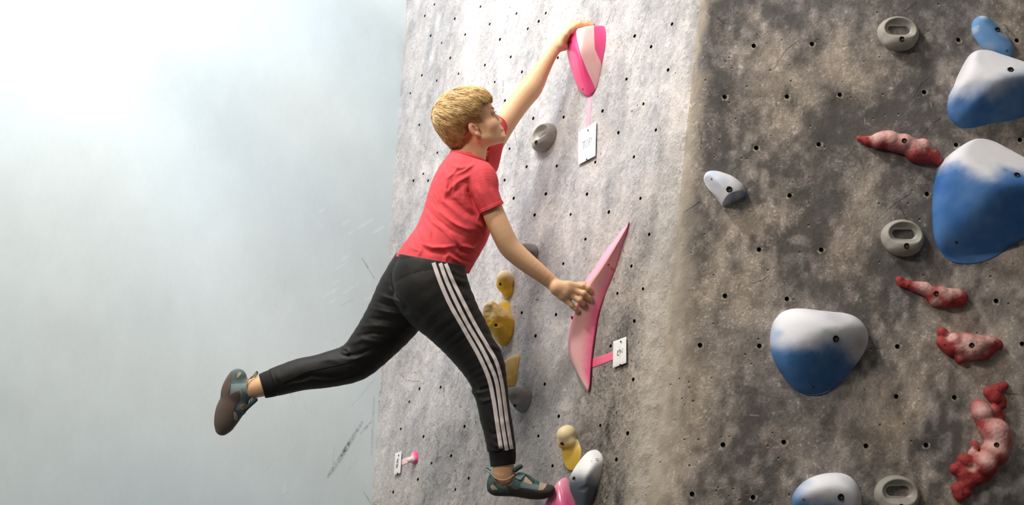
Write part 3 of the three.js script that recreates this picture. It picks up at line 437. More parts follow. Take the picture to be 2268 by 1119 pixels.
blueHold('small flat oval blue hold tilted to the right, topmost of the blue holds', zoomPts([[1090, 138], [1130, 150], [1200, 205], [1270, 270], [1320, 340], [1350, 410], [1350, 460], [1310, 498], [1240, 480], [1160, 440], [1090, 390], [1040, 320], [1015, 260], [1015, 200], [1040, 155]], 3.729, 1880, 0), [2202.6, 73.7], {
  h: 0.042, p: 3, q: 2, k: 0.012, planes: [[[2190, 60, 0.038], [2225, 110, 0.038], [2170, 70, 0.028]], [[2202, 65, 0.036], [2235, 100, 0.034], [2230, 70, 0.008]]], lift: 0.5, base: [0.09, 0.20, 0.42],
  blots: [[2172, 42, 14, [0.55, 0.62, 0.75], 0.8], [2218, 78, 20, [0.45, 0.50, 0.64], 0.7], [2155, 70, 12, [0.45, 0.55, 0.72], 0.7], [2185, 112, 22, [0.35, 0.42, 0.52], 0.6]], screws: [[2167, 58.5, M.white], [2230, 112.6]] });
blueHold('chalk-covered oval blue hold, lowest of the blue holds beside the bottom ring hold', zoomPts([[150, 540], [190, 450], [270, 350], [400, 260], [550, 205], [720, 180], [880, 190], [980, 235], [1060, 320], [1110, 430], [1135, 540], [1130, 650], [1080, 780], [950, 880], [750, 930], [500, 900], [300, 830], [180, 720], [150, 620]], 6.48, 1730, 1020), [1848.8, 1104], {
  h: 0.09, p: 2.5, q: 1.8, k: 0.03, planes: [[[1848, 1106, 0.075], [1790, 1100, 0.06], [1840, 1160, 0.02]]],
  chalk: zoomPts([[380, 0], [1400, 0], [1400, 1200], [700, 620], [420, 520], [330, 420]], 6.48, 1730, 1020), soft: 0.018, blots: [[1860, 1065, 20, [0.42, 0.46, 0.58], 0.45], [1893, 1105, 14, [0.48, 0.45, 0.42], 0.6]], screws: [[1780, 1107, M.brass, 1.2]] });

// the grey ring holds: one shape, five places
const ringF = (x, y, z) => {
  let d = ell(x, y, z, [0, 0, 0.0], [0.0755, 0.0655, 0.056]);
  d = smax(d, -ell(x, y, z, [0.001, 0.009, 0.062], [0.0640, 0.0455, 0.057]), 0.008);                          // the dish
  d = smin(d, ell(x, y, z, [0, -0.040, 0.018], [0.052, 0.024, 0.029]), 0.018);                               // the lump that takes the bolt
  const sl = cone(x, y, 0, [-0.021, 0.0135, 0], [0.026, 0.0135, 0], 0.0165, 0.0180); d = smax(d, -sl, 0.007);     // the slot
  return Math.max(d, -z - 0.012);
};
const ringBolt = cast(ringF, [-0.001, -0.041, 0.2], [0, 0, -1]);
const ringGeo = nets((x, y, z) => Math.max(ringF(x, y, z), Math.min(0.0094 - Math.hypot(x + 0.001, y + 0.041), z - ringBolt[0][2] + 0.011)), [-0.085, -0.075, -0.02], [0.085, 0.075, 0.075], 0.0022, { color: (x, y, z) => { const n = noise3(x * 60, y * 60, z * 60) * 0.5 + noise3(x * 150, y * 150, z * 150) * 0.4; const inner = Math.max(Math.abs(x) / 0.05, Math.abs(y - 0.013) / 0.022); const c = mix3([0.30, 0.28, 0.245], [0.42, 0.395, 0.35], 0.5 + 0.5 * n); return mix3(c, [0.78, 0.77, 0.75], ss(1.05, 0.7, inner) * ss(0.03, 0.008, z)); } });
const ringProto = thing('ring_hold', 'grey ring hold at the top of the dark wall, left of the oval blue hold', 'climbing hold', 'grey ring-shaped holds');
part('hold_body', ringGeo, M.hold, ringProto); bolt(ringProto, [-0.001, -0.041, ringBolt[0][2] - 0.002], [0, 0, 1], 1.2);
{
  holdFrame(2, 1987.5, 76).place(ringProto);
  let r = copy(ringProto, 'grey ring hold half-way up the dark wall, beside the largest blue hold'); holdFrame(2, 1997, 528).place(r);
  r = copy(ringProto, 'grey ring hold at the bottom edge, beside the chalk-covered oval blue hold'); holdFrame(2, 1986, 1097).place(r);
  r = copy(ringProto, 'grey ring hold seen from its side on the light wall beside the face'); holdFrame(1, 1211, 306).place(r); r.scale.set(0.92, 0.92, 1.0);
}

// knobbly red holds: chains of lumps
const RED = [0.36, 0.035, 0.035], PINKCHALK = [0.72, 0.44, 0.40];
function redHold(label, c, k, off, lumps, o = {}) {
  const z = (x, y) => [off[0] + x / k, off[1] + y / k], fr = holdFrame(2, ...z(...c)), S = fr.S;
  const B = lumps.map(([x, y, r, lift]) => { const q = fr.L(...z(x, y), 0), R = r / k * S; return { p: [q[0], q[1], R * (lift ?? 0.45)], R }; });
  const f = (x, y, zz) => { let d = 9; for (const b of B) d = smin(d, sph(x, y, zz, b.p, b.R), o.k ?? 0.011); d += 0.0006 * noise3(x * 140, y * 140, zz * 140); return smax(d, -zz - 0.01, 0.002); };
  const [bp, bn0] = cast(f, [...fr.L(...z(...c), 0.02).slice(0, 2), 0.2], [0, 0, -1]), bl = Math.hypot(bn0[0] * 0.3, bn0[1] * 0.3, 1), bn = [bn0[0] * 0.3 / bl, bn0[1] * 0.3 / bl, 1 / bl], fd = dug(f, bp, bn, 0.0084, 0.012);
  const t = fr.place(thing('red_hold', label, 'climbing hold')), [lo, hi] = box(B.map((b) => b.p), Math.max(...B.map((b) => b.R)) + 0.008); lo[2] = -0.014;
  const pal = (o.pale || []).map(([x, y, r]) => { const q = fr.L(...z(x, y), 0); return [q[0], q[1], r / k * S]; });
  part('hold_body', nets(fd, lo, hi, 0.0026, { color: (x, y, zz) => { const n = noise3(x * 35, y * 35, zz * 35) * 0.6 + noise3(x * 160, y * 160, zz * 160) * 0.5; let w = 0; for (const [a, b, r] of pal) w = Math.max(w, ss(1.15, 0.25, Math.hypot(x - a, y - b) / r)); return mix3(mix3(RED, [0.22, 0.02, 0.025], clamp(-n * 0.6)), PINKCHALK, clamp(w * (0.8 + 0.35 * n) + 0.05 * n - 0.35 * ss(0.1, 0.6, noise3(x * 28 + 7, y * 28, zz * 28)))); } }), M.hold, t);
  bolt(t, bp.map((v, i) => v - bn[i] * 0.0015), bn, 1.1);
  for (const s of o.screws || []) { const q = fr.L(...z(...s), 0.015), [p, n] = cast(f, [q[0], q[1], 0.2], [0, 0, -1]); screw(t, p, n, M.dark, 0.9); }
  return t;
}
redHold('long knobbly red hold pointing left, its right end touching the largest blue hold', [397, 163], 3.392, [1880, 270], [[75, 125, 20], [105, 138, 26], [140, 150, 38], [210, 155, 60], [250, 140, 62], [300, 150, 74], [350, 178, 62], [400, 175, 76], [465, 200, 66], [490, 240, 76], [540, 265, 62], [545, 200, 66], [590, 270, 55], [625, 250, 42], [640, 285, 46], [668, 310, 26]], { pale: [[300, 120, 120], [420, 160, 110], [200, 130, 80], [520, 190, 90], [610, 220, 50]], screws: [[133, 130], [668, 252]] });
redHold('knobbly red hold thin at its left end and thick like a fist at its right', [603, 315], 4.305, [1930, 580], [[265, 178, 38], [285, 215, 34], [340, 220, 44], [395, 240, 48], [440, 250, 55], [500, 265, 68], [560, 310, 70], [590, 370, 62], [640, 320, 84], [690, 370, 82], [740, 330, 72], [790, 370, 66], [810, 320, 58], [850, 340, 58], [845, 390, 48]], { pale: [[480, 230, 110], [690, 300, 110], [590, 400, 60], [780, 290, 70]], screws: [[350, 233], [853, 352]] });
redHold('lumpy red hold with a broad pale belly, right above the tall twisted red hold', [928, 812], 4.305, [1930, 580], [[665, 672, 46], [690, 700, 44], [660, 770, 48], [700, 800, 60], [740, 840, 62], [790, 760, 82], [830, 830, 84], [840, 925, 56], [900, 780, 96], [940, 850, 100], [1000, 800, 92], [1060, 790, 80], [1060, 880, 66], [1110, 790, 70], [1120, 850, 52], [1175, 790, 56], [1200, 800, 42]], { pale: [[920, 790, 190], [1010, 740, 110], [740, 730, 70], [1100, 740, 70]], screws: [[685, 797], [1160, 772]] });
redHold('tall twisted red hold with pale pink middle, largest of the red holds', [1188, 597], 4.01, [1900, 840], [[1305, 62, 30], [1270, 75, 42], [1225, 105, 56], [1160, 120, 54], [1205, 165, 62], [1265, 190, 46], [1275, 235, 36], [1070, 255, 72], [1090, 310, 92, 0.5], [1200, 290, 62], [1255, 340, 46], [1110, 380, 72], [1140, 440, 92, 0.6], [1200, 480, 122, 0.6], [1225, 560, 114, 0.6], [1190, 660, 118, 0.6], [1110, 760, 112, 0.55], [1040, 590, 42, 0.2], [1015, 660, 40, 0.2], [960, 740, 62], [930, 720, 56], [860, 800, 52], [930, 850, 66], [1010, 850, 62], [960, 920, 68], [1050, 880, 64], [880, 980, 58], [900, 1035, 56], [955, 1000, 50], [1130, 860, 50]], { k: 0.0115, pale: [[1080, 300, 120], [1190, 480, 170], [1190, 600, 150], [1080, 720, 110], [1010, 650, 60], [990, 800, 60]], screws: [[1232, 105], [918, 1025]] });

// holds on the light wall, seen from the side
function solid(name, label, c, f, pts, cell, color, m, extra = {}) {
  const fr = holdFrame(1, ...c), P = pts.map((p) => fr.L(...p)), sdf = f(P, fr), g = (x, y, z) => Math.max(sdf(x, y, z), -z - 0.012), t = fr.place(thing(name, label, 'climbing hold')), [lo, hi] = box(P, extra.margin ?? 0.02); lo[2] = Math.max(lo[2], -0.018);
  let h = g; for (const [px, py, s, metal, socket] of extra.bolts || []) { const [p, n] = seen(g, fr, 1, px, py); h = dug(h, p, n, 0.0076 * s, 0.011); bolt(t, p.map((v, i) => v - n[i] * 0.0015), n, s, metal, socket); }
  part('hold_body', nets(h, lo, hi, cell, { color: (x, y, z, a, b, d) => color(x, y, z, fr, a, b, d), slack: extra.slack }), m, t); return { t, fr, f: g };
}
const rounded = (k) => (P) => hull(P, k);
const seeScrew = (h, px, py, m, s) => { const [p, n] = seen(h.f, h.fr, 1, px, py); screw(h.t, p, n, m, s); };
const PK = [0.88, 0.10, 0.28], PKD = [0.86, 0.05, 0.19], PKL = [0.88, 0.40, 0.50], PKP = [0.86, 0.50, 0.52];
{ // the finishing hold: a glossy pink wedge with a matt pale band
  const pts = [[1337, 58, 0], [1341, 75, 0], [1336, 118, 0], [1331, 138, 0], [1321, 188, 0], [1313, 206, 0], [1303, 213, 0.004], [1286, 70, 0], [1276, 120, 0], [1284, 180, 0], [1292, 206, 0], [1273, 66, 0.082], [1257, 86, 0.07], [1254.5, 112, 0.065], [1262, 80, 0.085], [1284, 118, 0.092], [1266, 158, 0.045], [1281, 198, 0.018], [1297, 61, 0.07], [1317, 57, 0.035], [1330, 58, 0.012]];
  const h = solid('pink_hold', 'glossy pink wedge hold with a matt pale pink band, gripped by the raised hand', [1305, 130], rounded(0.0038), pts, 0.003, (x, y, z, fr, nx, ny) => { const q = noise3(x * 20, y * 20, z * 20); const low = ss(0.15, 0.6, -nx - 0.5 * ny) * 0; return mix3(PK, PKD, clamp(0.25 + 0.3 * q)); }, M.gloss, { bolts: [[1264, 94, 1.0, mat(0x9c0f38, 0.4), mat(0xb81048, 0.5)]] });
  // the band is set into the wedge along one oblique direction
  const fr = h.fr, d0 = fr.L(1295, 130, 0), d1 = fr.L(1295, 130, 0.1), kx = (d1[0] - d0[0]) * 10, ky = (d1[1] - d0[1]) * 10, flat = (p) => [p[0] - p[2] * kx, p[1] - p[2] * ky], on = (u, v) => flat(fr.L(u, v, 0.05));
  const band = [[1272, 40], [1274.5, 66], [1279, 92], [1287, 123], [1301, 158], [1317.5, 194], [1321, 215], [1345, 190], [1331, 138], [1324, 122], [1318, 109], [1316.5, 85], [1315.5, 40]].map((p) => on(...p));
  const g = (x, y, z) => { const d = h.f(x, y, z); return Math.max(d - 0.0008, poly2(band, ...flat([x, y, z])), -d - 0.004); }, [lo, hi] = box(pts.map((p) => fr.L(...p)), 0.012);
  part('pale_band', nets(g, lo, hi, 0.0018, { color: (x, y, z) => mix3([0.80, 0.42, 0.42], [0.83, 0.53, 0.50], 0.5 + 0.5 * noise3(x * 25, y * 25, z * 25)), slack: 1.6 }), vmat(0.85), h.t, 'matt pale pink band');
  seeScrew(h, 1291, 197.5, M.dark, 0.9);
}
{ // the long pink blade: sections from its wall edge over the ridge to the far edge
  const st = [[[1394, 492], [1394, 493, 0.006], [1391, 495]], [[1390, 512], [1384, 511, 0.020], [1376, 505]], [[1382, 537], [1366, 540, 0.034], [1354, 533]], [[1372, 570], [1346, 571, 0.046], [1334, 560]], [[1362, 601], [1326, 600, 0.056], [1316, 590]], [[1340, 655], [1297, 640, 0.066], [1292, 627]], [[1325, 702], [1274, 692, 0.068], [1268, 694]], [[1317, 750], [1263, 748, 0.060], [1257, 748]], [[1311, 795], [1268, 798, 0.048], [1259, 785]], [[1308, 830], [1279, 828, 0.030], [1272, 815]], [[1306, 855], [1293, 853, 0.014], [1290, 845]], [[1303, 867], [1301, 866, 0.004], [1299, 864]]];
  const fr = holdFrame(1, 1325, 690), t = fr.place(thing('pink_blade_hold', 'long curved pink blade hold with matt dusty face, under the lower hand', 'climbing hold'));
  const cv = (i, w) => new THREE.CatmullRomCurve3(st.map((s) => V(...fr.L(s[i][0], s[i][1], s[i][2] ?? w)))), R = cv(0, -0.008), Mi = cv(1, 0), Lf = cv(2, -0.008), R0 = cv(0, 0.004), NS = 90, prof = [];
  const pos = [], col = [], idx = [], NP = 26;
  for (let i = 0; i <= NS; i++) {
    const u = i / NS, r = R.getPoint(u), r0 = R0.getPoint(u), m = Mi.getPoint(u), l = Lf.getPoint(u), row = [r];
    for (let j = 0; j < NP - 2; j++) { // round the ridge with a quadratic corner
      const v = j / (NP - 3), a = r0, k = 0.62; let p;
      if (v < 0.55) p = a.clone().lerp(a.clone().lerp(m, 0.86), v / 0.55); else if (v < 0.8) { const q = (v - 0.55) / 0.25, A = a.clone().lerp(m, 0.86), B = m.clone().lerp(l, 0.22); p = A.multiplyScalar((1 - q) * (1 - q)).addScaledVector(m, 2 * q * (1 - q)).addScaledVector(B, q * q); } else p = m.clone().lerp(l, 0.22 + 0.78 * (v - 0.8) / 0.2);
      p.z += 0.004 * Math.sin(Math.min(1, v / 0.55) * Math.PI) * (v < 0.55 ? 1 : 0); row.push(p);
    }
    row.push(l);
    row.forEach((p, j) => { pos.push(p.x, p.y, p.z); const v = (j - 1) / (NP - 3), n = noise3(p.x * 18, p.y * 18, p.z * 18) * 0.6 + noise3(p.x * 120, p.y * 120, 1) * 0.25;
      let c = mix3([0.84, 0.31, 0.34], [0.88, 0.56, 0.52], clamp(ss(0.35, 0.95, u) + 0.25 * n)); c = mix3(c, PK, ss(0.42, 0.0, v + 0.18 * n) * ss(0.30, 0.62, u) * ss(1.0, 0.82, u) * 0.85); c = mix3(c, PK, ss(0.16, 0.02, u)); c = mix3(c, PK, 0.55 * ss(0.16, 0.02, v + 0.06 * n)); c = mix3(c, [0.70, 0.40, 0.36], 0.7 * ss(0.30, 0.46, u) * ss(0.66, 0.5, u) * ss(0.1, 0.5, v)); c = mix3(c, [0.86, 0.42, 0.56], ss(0.68, 0.8, v)); c = mix3(c, PK, ss(0.93, 1, u) * 0.7); col.push(...c); });
  }
  for (let i = 0; i < NS; i++) for (let j = 0; j < NP - 1; j++) { const a = i * NP + j, b = a + NP; idx.push(a, a + 1, b + 1, a, b + 1, b); }
  const g = new THREE.BufferGeometry(); g.setAttribute('position', new THREE.Float32BufferAttribute(pos, 3)); g.setAttribute('color', new THREE.Float32BufferAttribute(col, 3)); g.setIndex(idx); g.computeVertexNormals(); part('hold_body', g, vmat(0.7, { bumpMap: grainTex, bumpScale: 0.0006 }), t);
  const sk = (px, py, w, n, s) => { const a = part('bolt_socket', boltRing, mat(0xc01848, 0.5), t), b = part('bolt', boltHead, mat(0x8d1237, 0.5), a); a.position.set(...fr.L(px, py, w)); a.quaternion.setFromUnitVectors(V(0, 0, 1), V(...n).normalize()); a.scale.setScalar(s); };
  sk(1348, 587, 0.040, [0.6, 0, 1], 0.6); sk(1266.5, 704, 0.052, [-1, 0, 0.35], 0.8);
}
const YEL = [0.80, 0.49, 0.035], CREAM = [0.86, 0.72, 0.46], DGREY = [0.24, 0.225, 0.22];
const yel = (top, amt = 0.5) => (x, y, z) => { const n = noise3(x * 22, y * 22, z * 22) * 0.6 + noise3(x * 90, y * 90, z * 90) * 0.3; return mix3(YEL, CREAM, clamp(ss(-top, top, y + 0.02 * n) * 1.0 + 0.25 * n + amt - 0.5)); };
const greyC = (x, y, z) => { const n = noise3(x * 30, y * 30, z * 30) * 0.5 + noise3(x * 140, y * 140, z * 140) * 0.4; return mix3([0.20, 0.19, 0.185], [0.32, 0.30, 0.29], 0.5 + 0.5 * n); };
{
  let h = solid('grey_hold', 'small grey wedge hold peeking out behind the forearm', [1183, 563], rounded(0.004), [[1187, 542, 0], [1191, 552, 0], [1188, 572, 0], [1176, 588, 0], [1160, 590, 0.02], [1146, 548, 0.05], [1160, 539, 0.05], [1142, 570, 0.05], [1172, 540, 0.03], [1180, 556, 0.03]], 0.003, greyC, M.hold);
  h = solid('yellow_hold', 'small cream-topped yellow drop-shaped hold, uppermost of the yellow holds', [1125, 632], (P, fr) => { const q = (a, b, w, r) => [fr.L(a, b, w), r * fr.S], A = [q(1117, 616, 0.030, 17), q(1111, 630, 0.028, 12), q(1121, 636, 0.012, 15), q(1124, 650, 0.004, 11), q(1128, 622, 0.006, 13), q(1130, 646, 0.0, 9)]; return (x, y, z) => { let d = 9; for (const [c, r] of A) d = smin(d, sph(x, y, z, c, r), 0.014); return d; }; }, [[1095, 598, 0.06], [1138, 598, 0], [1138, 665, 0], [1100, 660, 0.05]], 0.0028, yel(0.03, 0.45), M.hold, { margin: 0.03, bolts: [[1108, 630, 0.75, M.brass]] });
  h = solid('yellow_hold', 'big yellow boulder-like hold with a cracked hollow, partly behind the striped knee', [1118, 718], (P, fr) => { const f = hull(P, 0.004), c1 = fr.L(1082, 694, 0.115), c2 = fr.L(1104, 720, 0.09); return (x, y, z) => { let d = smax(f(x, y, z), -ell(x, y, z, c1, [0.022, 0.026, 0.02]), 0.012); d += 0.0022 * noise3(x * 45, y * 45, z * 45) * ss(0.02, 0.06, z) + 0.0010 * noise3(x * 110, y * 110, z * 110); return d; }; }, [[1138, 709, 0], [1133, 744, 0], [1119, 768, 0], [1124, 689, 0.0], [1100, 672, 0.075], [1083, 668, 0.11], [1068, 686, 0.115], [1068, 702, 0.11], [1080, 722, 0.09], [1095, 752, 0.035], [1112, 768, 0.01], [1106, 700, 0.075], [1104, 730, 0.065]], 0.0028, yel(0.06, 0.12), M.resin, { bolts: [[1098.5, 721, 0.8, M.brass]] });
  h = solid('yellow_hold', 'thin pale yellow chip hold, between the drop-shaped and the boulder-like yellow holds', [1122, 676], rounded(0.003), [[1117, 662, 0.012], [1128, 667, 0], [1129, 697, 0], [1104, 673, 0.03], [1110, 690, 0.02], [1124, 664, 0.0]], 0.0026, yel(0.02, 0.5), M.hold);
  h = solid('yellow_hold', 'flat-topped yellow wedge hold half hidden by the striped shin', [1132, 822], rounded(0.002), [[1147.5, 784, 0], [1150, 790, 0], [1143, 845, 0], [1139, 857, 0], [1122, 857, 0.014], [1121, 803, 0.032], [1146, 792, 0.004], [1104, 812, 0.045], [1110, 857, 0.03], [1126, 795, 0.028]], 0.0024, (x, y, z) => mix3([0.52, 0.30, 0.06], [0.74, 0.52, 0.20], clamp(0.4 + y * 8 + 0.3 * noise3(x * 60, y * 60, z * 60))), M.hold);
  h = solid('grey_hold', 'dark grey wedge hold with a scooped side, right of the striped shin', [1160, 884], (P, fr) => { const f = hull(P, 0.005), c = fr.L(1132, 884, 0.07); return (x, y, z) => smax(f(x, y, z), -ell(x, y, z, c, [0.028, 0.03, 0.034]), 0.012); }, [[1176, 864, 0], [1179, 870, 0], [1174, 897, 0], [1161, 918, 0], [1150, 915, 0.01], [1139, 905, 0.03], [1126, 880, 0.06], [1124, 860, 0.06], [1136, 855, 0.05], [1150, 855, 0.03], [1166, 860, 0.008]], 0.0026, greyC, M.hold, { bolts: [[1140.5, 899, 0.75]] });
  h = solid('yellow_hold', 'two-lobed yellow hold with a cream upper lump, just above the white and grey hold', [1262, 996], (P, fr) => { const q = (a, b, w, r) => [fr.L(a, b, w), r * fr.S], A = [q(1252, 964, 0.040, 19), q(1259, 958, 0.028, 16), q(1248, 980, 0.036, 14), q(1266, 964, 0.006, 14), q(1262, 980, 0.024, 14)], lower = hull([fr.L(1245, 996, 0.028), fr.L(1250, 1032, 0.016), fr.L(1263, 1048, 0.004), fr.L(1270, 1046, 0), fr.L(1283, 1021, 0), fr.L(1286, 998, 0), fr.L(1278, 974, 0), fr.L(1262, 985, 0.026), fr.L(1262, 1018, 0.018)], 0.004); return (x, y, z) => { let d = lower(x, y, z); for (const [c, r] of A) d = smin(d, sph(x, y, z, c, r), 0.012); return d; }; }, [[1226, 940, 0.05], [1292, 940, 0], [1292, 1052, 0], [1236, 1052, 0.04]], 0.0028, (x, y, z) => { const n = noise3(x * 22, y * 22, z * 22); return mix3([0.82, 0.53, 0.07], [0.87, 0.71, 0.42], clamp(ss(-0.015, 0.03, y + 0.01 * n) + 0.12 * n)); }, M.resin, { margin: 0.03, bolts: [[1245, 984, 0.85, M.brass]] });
  h = solid('white_hold', 'smooth white and slate-grey hold with a lilac dot, right of the pink foothold', [1306, 1068], (P, fr) => { const f = hull(P, 0.0045), a = fr.L(1279, 1089, 0.074), b = fr.L(1312, 1076, 0.046); return (x, y, z) => f(x, y, z) + 0.004 * ss(0.010, 0.0, cone(x, y, z, a, b, 0.004, 0.002)) * ss(0.03, 0.012, Math.abs(y - (a[1] + b[1]) / 2)); }, [[1318, 996, 0.01], [1331, 1003, 0], [1336, 1024, 0], [1333, 1045, 0], [1325, 1070, 0], [1312, 1112, 0], [1300, 1140, 0], [1302, 997, 0.035], [1283, 1024, 0.065], [1263, 1053, 0.082], [1258, 1070, 0.082], [1260, 1090, 0.072], [1276, 1114, 0.045], [1290, 1140, 0.015], [1296, 1060, 0.07], [1316, 1030, 0.04], [1298, 1092, 0.052]], 0.003, (x, y, z, fr) => { const n = noise3(x * 16, y * 16, z * 16) * 0.6 + noise3(x * 70, y * 70, z * 70) * 0.25; const t = ss(-0.035, 0.035, y + 0.02 * n + 0.15 * (0.03 - z)); return mix3([0.13, 0.15, 0.19], [0.82, 0.81, 0.80], t); }, M.resin, { margin: 0.015, bolts: [[1271, 1061, 0.85]] });
  seeScrew(h, 1310.5, 1022, mat(0x8d9180, 0.6), 0.7); seeScrew(h, 1322.5, 1018, mat(0xaab2e0, 0.6), 1.5);
  h = solid('pink_hold', 'glossy pink foothold under the toe of the standing foot', [1250, 1104], rounded(0.006), [[1262, 1072, 0], [1264, 1078, 0], [1270, 1094, 0], [1277, 1122, 0], [1280, 1150, 0], [1257, 1056, 0.02], [1247, 1057, 0.035], [1234, 1068, 0.06], [1220, 1087, 0.075], [1210, 1109, 0.085], [1202, 1124, 0.085], [1200, 1150, 0.07], [1245, 1095, 0.06], [1246, 1130, 0.06]], 0.003, (x, y, z) => mix3([0.88, 0.12, 0.32], [0.90, 0.36, 0.50], clamp(0.5 + 9 * y + 0.4 * noise3(x * 20, y * 20, z * 20))), M.gloss);
  h = solid('pink_hold', 'tiny pink screw-on foot chip beside the lowest route card', [916, 1016], (P, fr) => { const q = (a, b, w, r) => [fr.L(a, b, w), r * fr.S], A = [q(919, 1008, 0.004, 8), q(918, 1018, 0.008, 9.5), q(920, 1012, 0.0, 10), q(907, 1020, 0.035, 5.5), q(912, 1019, 0.022, 7)]; return (x, y, z) => { let d = 9; for (const [c, r] of A) d = smin(d, sph(x, y, z, c, r), 0.008); return d; }; }, [[898, 998, 0.05], [926, 1000, 0], [926, 1032, 0], [900, 1030, 0.04]], 0.002, (x, y, z) => mix3([0.84, 0.10, 0.30], [0.80, 0.62, 0.55], ss(0.012, 0.028, z)), M.hold, { margin: 0.02 });
  seeScrew(h, 917.5, 1018, M.white, 0.9);
}
// route cards screwed to the wall, with their tape
function card(label, corners, print, screws) {
  const c = [corners.reduce((a, p) => a + p[0], 0) / 4, corners.reduce((a, p) => a + p[1], 0) / 4], fr = holdFrame(1, ...c), t = fr.place(thing('route_card', label, 'sign'));
  const q = corners.map((p) => fr.L(p[0], p[1], 0.008)), pos = [], uv = [], idx = [], N = 8;
  const P = (u, v, w) => [0, 1].map((i) => mix(mix(q[3][i], q[2][i], u), mix(q[0][i], q[1][i], u), v)).concat([w + 0.0016 * Math.sin(u * 3.1) * Math.sin(v * 5)]);
  for (const w of [0.010, 0.0076]) for (let j = 0; j <= N; j++) for (let i = 0; i <= N; i++) { pos.push(...P(i / N, j / N, w)); uv.push(i / N, j / N); }
  const K = (N + 1) * (N + 1); for (let j = 0; j < N; j++) for (let i = 0; i < N; i++) { const a = j * (N + 1) + i, b = a + 1, c2 = a + N + 1, d = c2 + 1; idx.push(a, b, d, a, d, c2, a + K, d + K, b + K, a + K, c2 + K, d + K); }
  const edge = []; for (let i = 0; i < N; i++) edge.push([i, i + 1], [N * (N + 1) + i + 1, N * (N + 1) + i], [(i + 1) * (N + 1), i * (N + 1)], [i * (N + 1) + N, (i + 1) * (N + 1) + N]); for (const [a, b] of edge) idx.push(a, a + K, b + K, a, b + K, b);
  const g = new THREE.BufferGeometry(); g.setAttribute('position', new THREE.Float32BufferAttribute(pos, 3)); g.setAttribute('uv', new THREE.Float32BufferAttribute(uv, 2)); g.setIndex(idx); g.computeVertexNormals();
  const cv = document.createElement('canvas'); cv.width = 200; cv.height = 270; const x = cv.getContext('2d'); x.fillStyle = '#e9e8e6'; x.fillRect(0, 0, 200, 270); print(x);
  const tex = new THREE.CanvasTexture(cv); tex.colorSpace = THREE.SRGBColorSpace; tex.needsUpdate = true;
  part('card', g, new THREE.MeshPhysicalMaterial({ map: tex, roughness: 0.8 }), t);
  for (const s of screws) { const p = fr.L(s[0], s[1], 0.0125); screw(t, p, [0, 0, 1], M.nut, s[2] || 0.8); }
}
card('white route card lettered TOP, under the pink finishing hold', [[1281.8, 293.5], [1320.8, 269], [1319, 345.5], [1281.5, 365.5]], (x) => { x.strokeStyle = '#9a9ca4'; x.lineWidth = 7; x.lineCap = 'round'; x.strokeStyle = '#6e7077'; x.beginPath(); x.moveTo(52, 108); x.lineTo(82, 108); x.moveTo(67, 108); x.lineTo(67, 166); x.stroke(); x.strokeStyle = '#85878f'; x.lineWidth = 5; x.beginPath(); x.ellipse(103, 136, 14, 29, 0, 0, 6.3); x.stroke(); x.strokeStyle = '#73757f'; x.beginPath(); x.moveTo(130, 166); x.lineTo(130, 108); x.bezierCurveTo(162, 104, 160, 142, 130, 138); x.stroke(); }, [[1302, 288], [1299, 353]]);
card('small white route card with a grey diamond print, right of the long pink blade', [[1359, 757], [1387.5, 746], [1387.5, 804], [1358.2, 815.5]], (x) => { x.fillStyle = '#d9d9d6'; x.beginPath(); x.moveTo(108, 52); x.lineTo(138, 130); x.lineTo(108, 212); x.lineTo(78, 130); x.fill(); x.strokeStyle = '#6b6b69'; x.lineWidth = 11; x.lineCap = 'round'; x.beginPath(); x.moveTo(74, 112); x.lineTo(70, 160); x.lineTo(98, 168); x.moveTo(74, 134); x.lineTo(104, 112); x.lineTo(118, 150); x.stroke(); x.lineWidth = 9; x.strokeStyle = '#8f8f8b'; x.beginPath(); x.moveTo(112, 116); x.lineTo(146, 152); x.lineTo(152, 108); x.stroke(); }, [[1374.5, 756.5], [1373.5, 809, 1]]);
card('narrow white route card with a dark two-part print, beside the tiny pink foot chip', [[876, 1004.3], [889.8, 999.7], [887, 1048.2], [873, 1053]], (x) => { x.strokeStyle = '#686a68'; x.fillStyle = '#8a8c89'; x.lineWidth = 12; x.beginPath(); x.moveTo(70, 128); x.lineTo(84, 86); x.lineTo(124, 92); x.lineTo(112, 128); x.closePath(); x.fill(); x.stroke(); x.beginPath(); x.moveTo(70, 192); x.lineTo(74, 148); x.lineTo(96, 164); x.lineTo(124, 138); x.lineTo(116, 186); x.closePath(); x.fill(); x.stroke(); }, [[882.5, 1008.7], [880, 1049, 0.9]]);
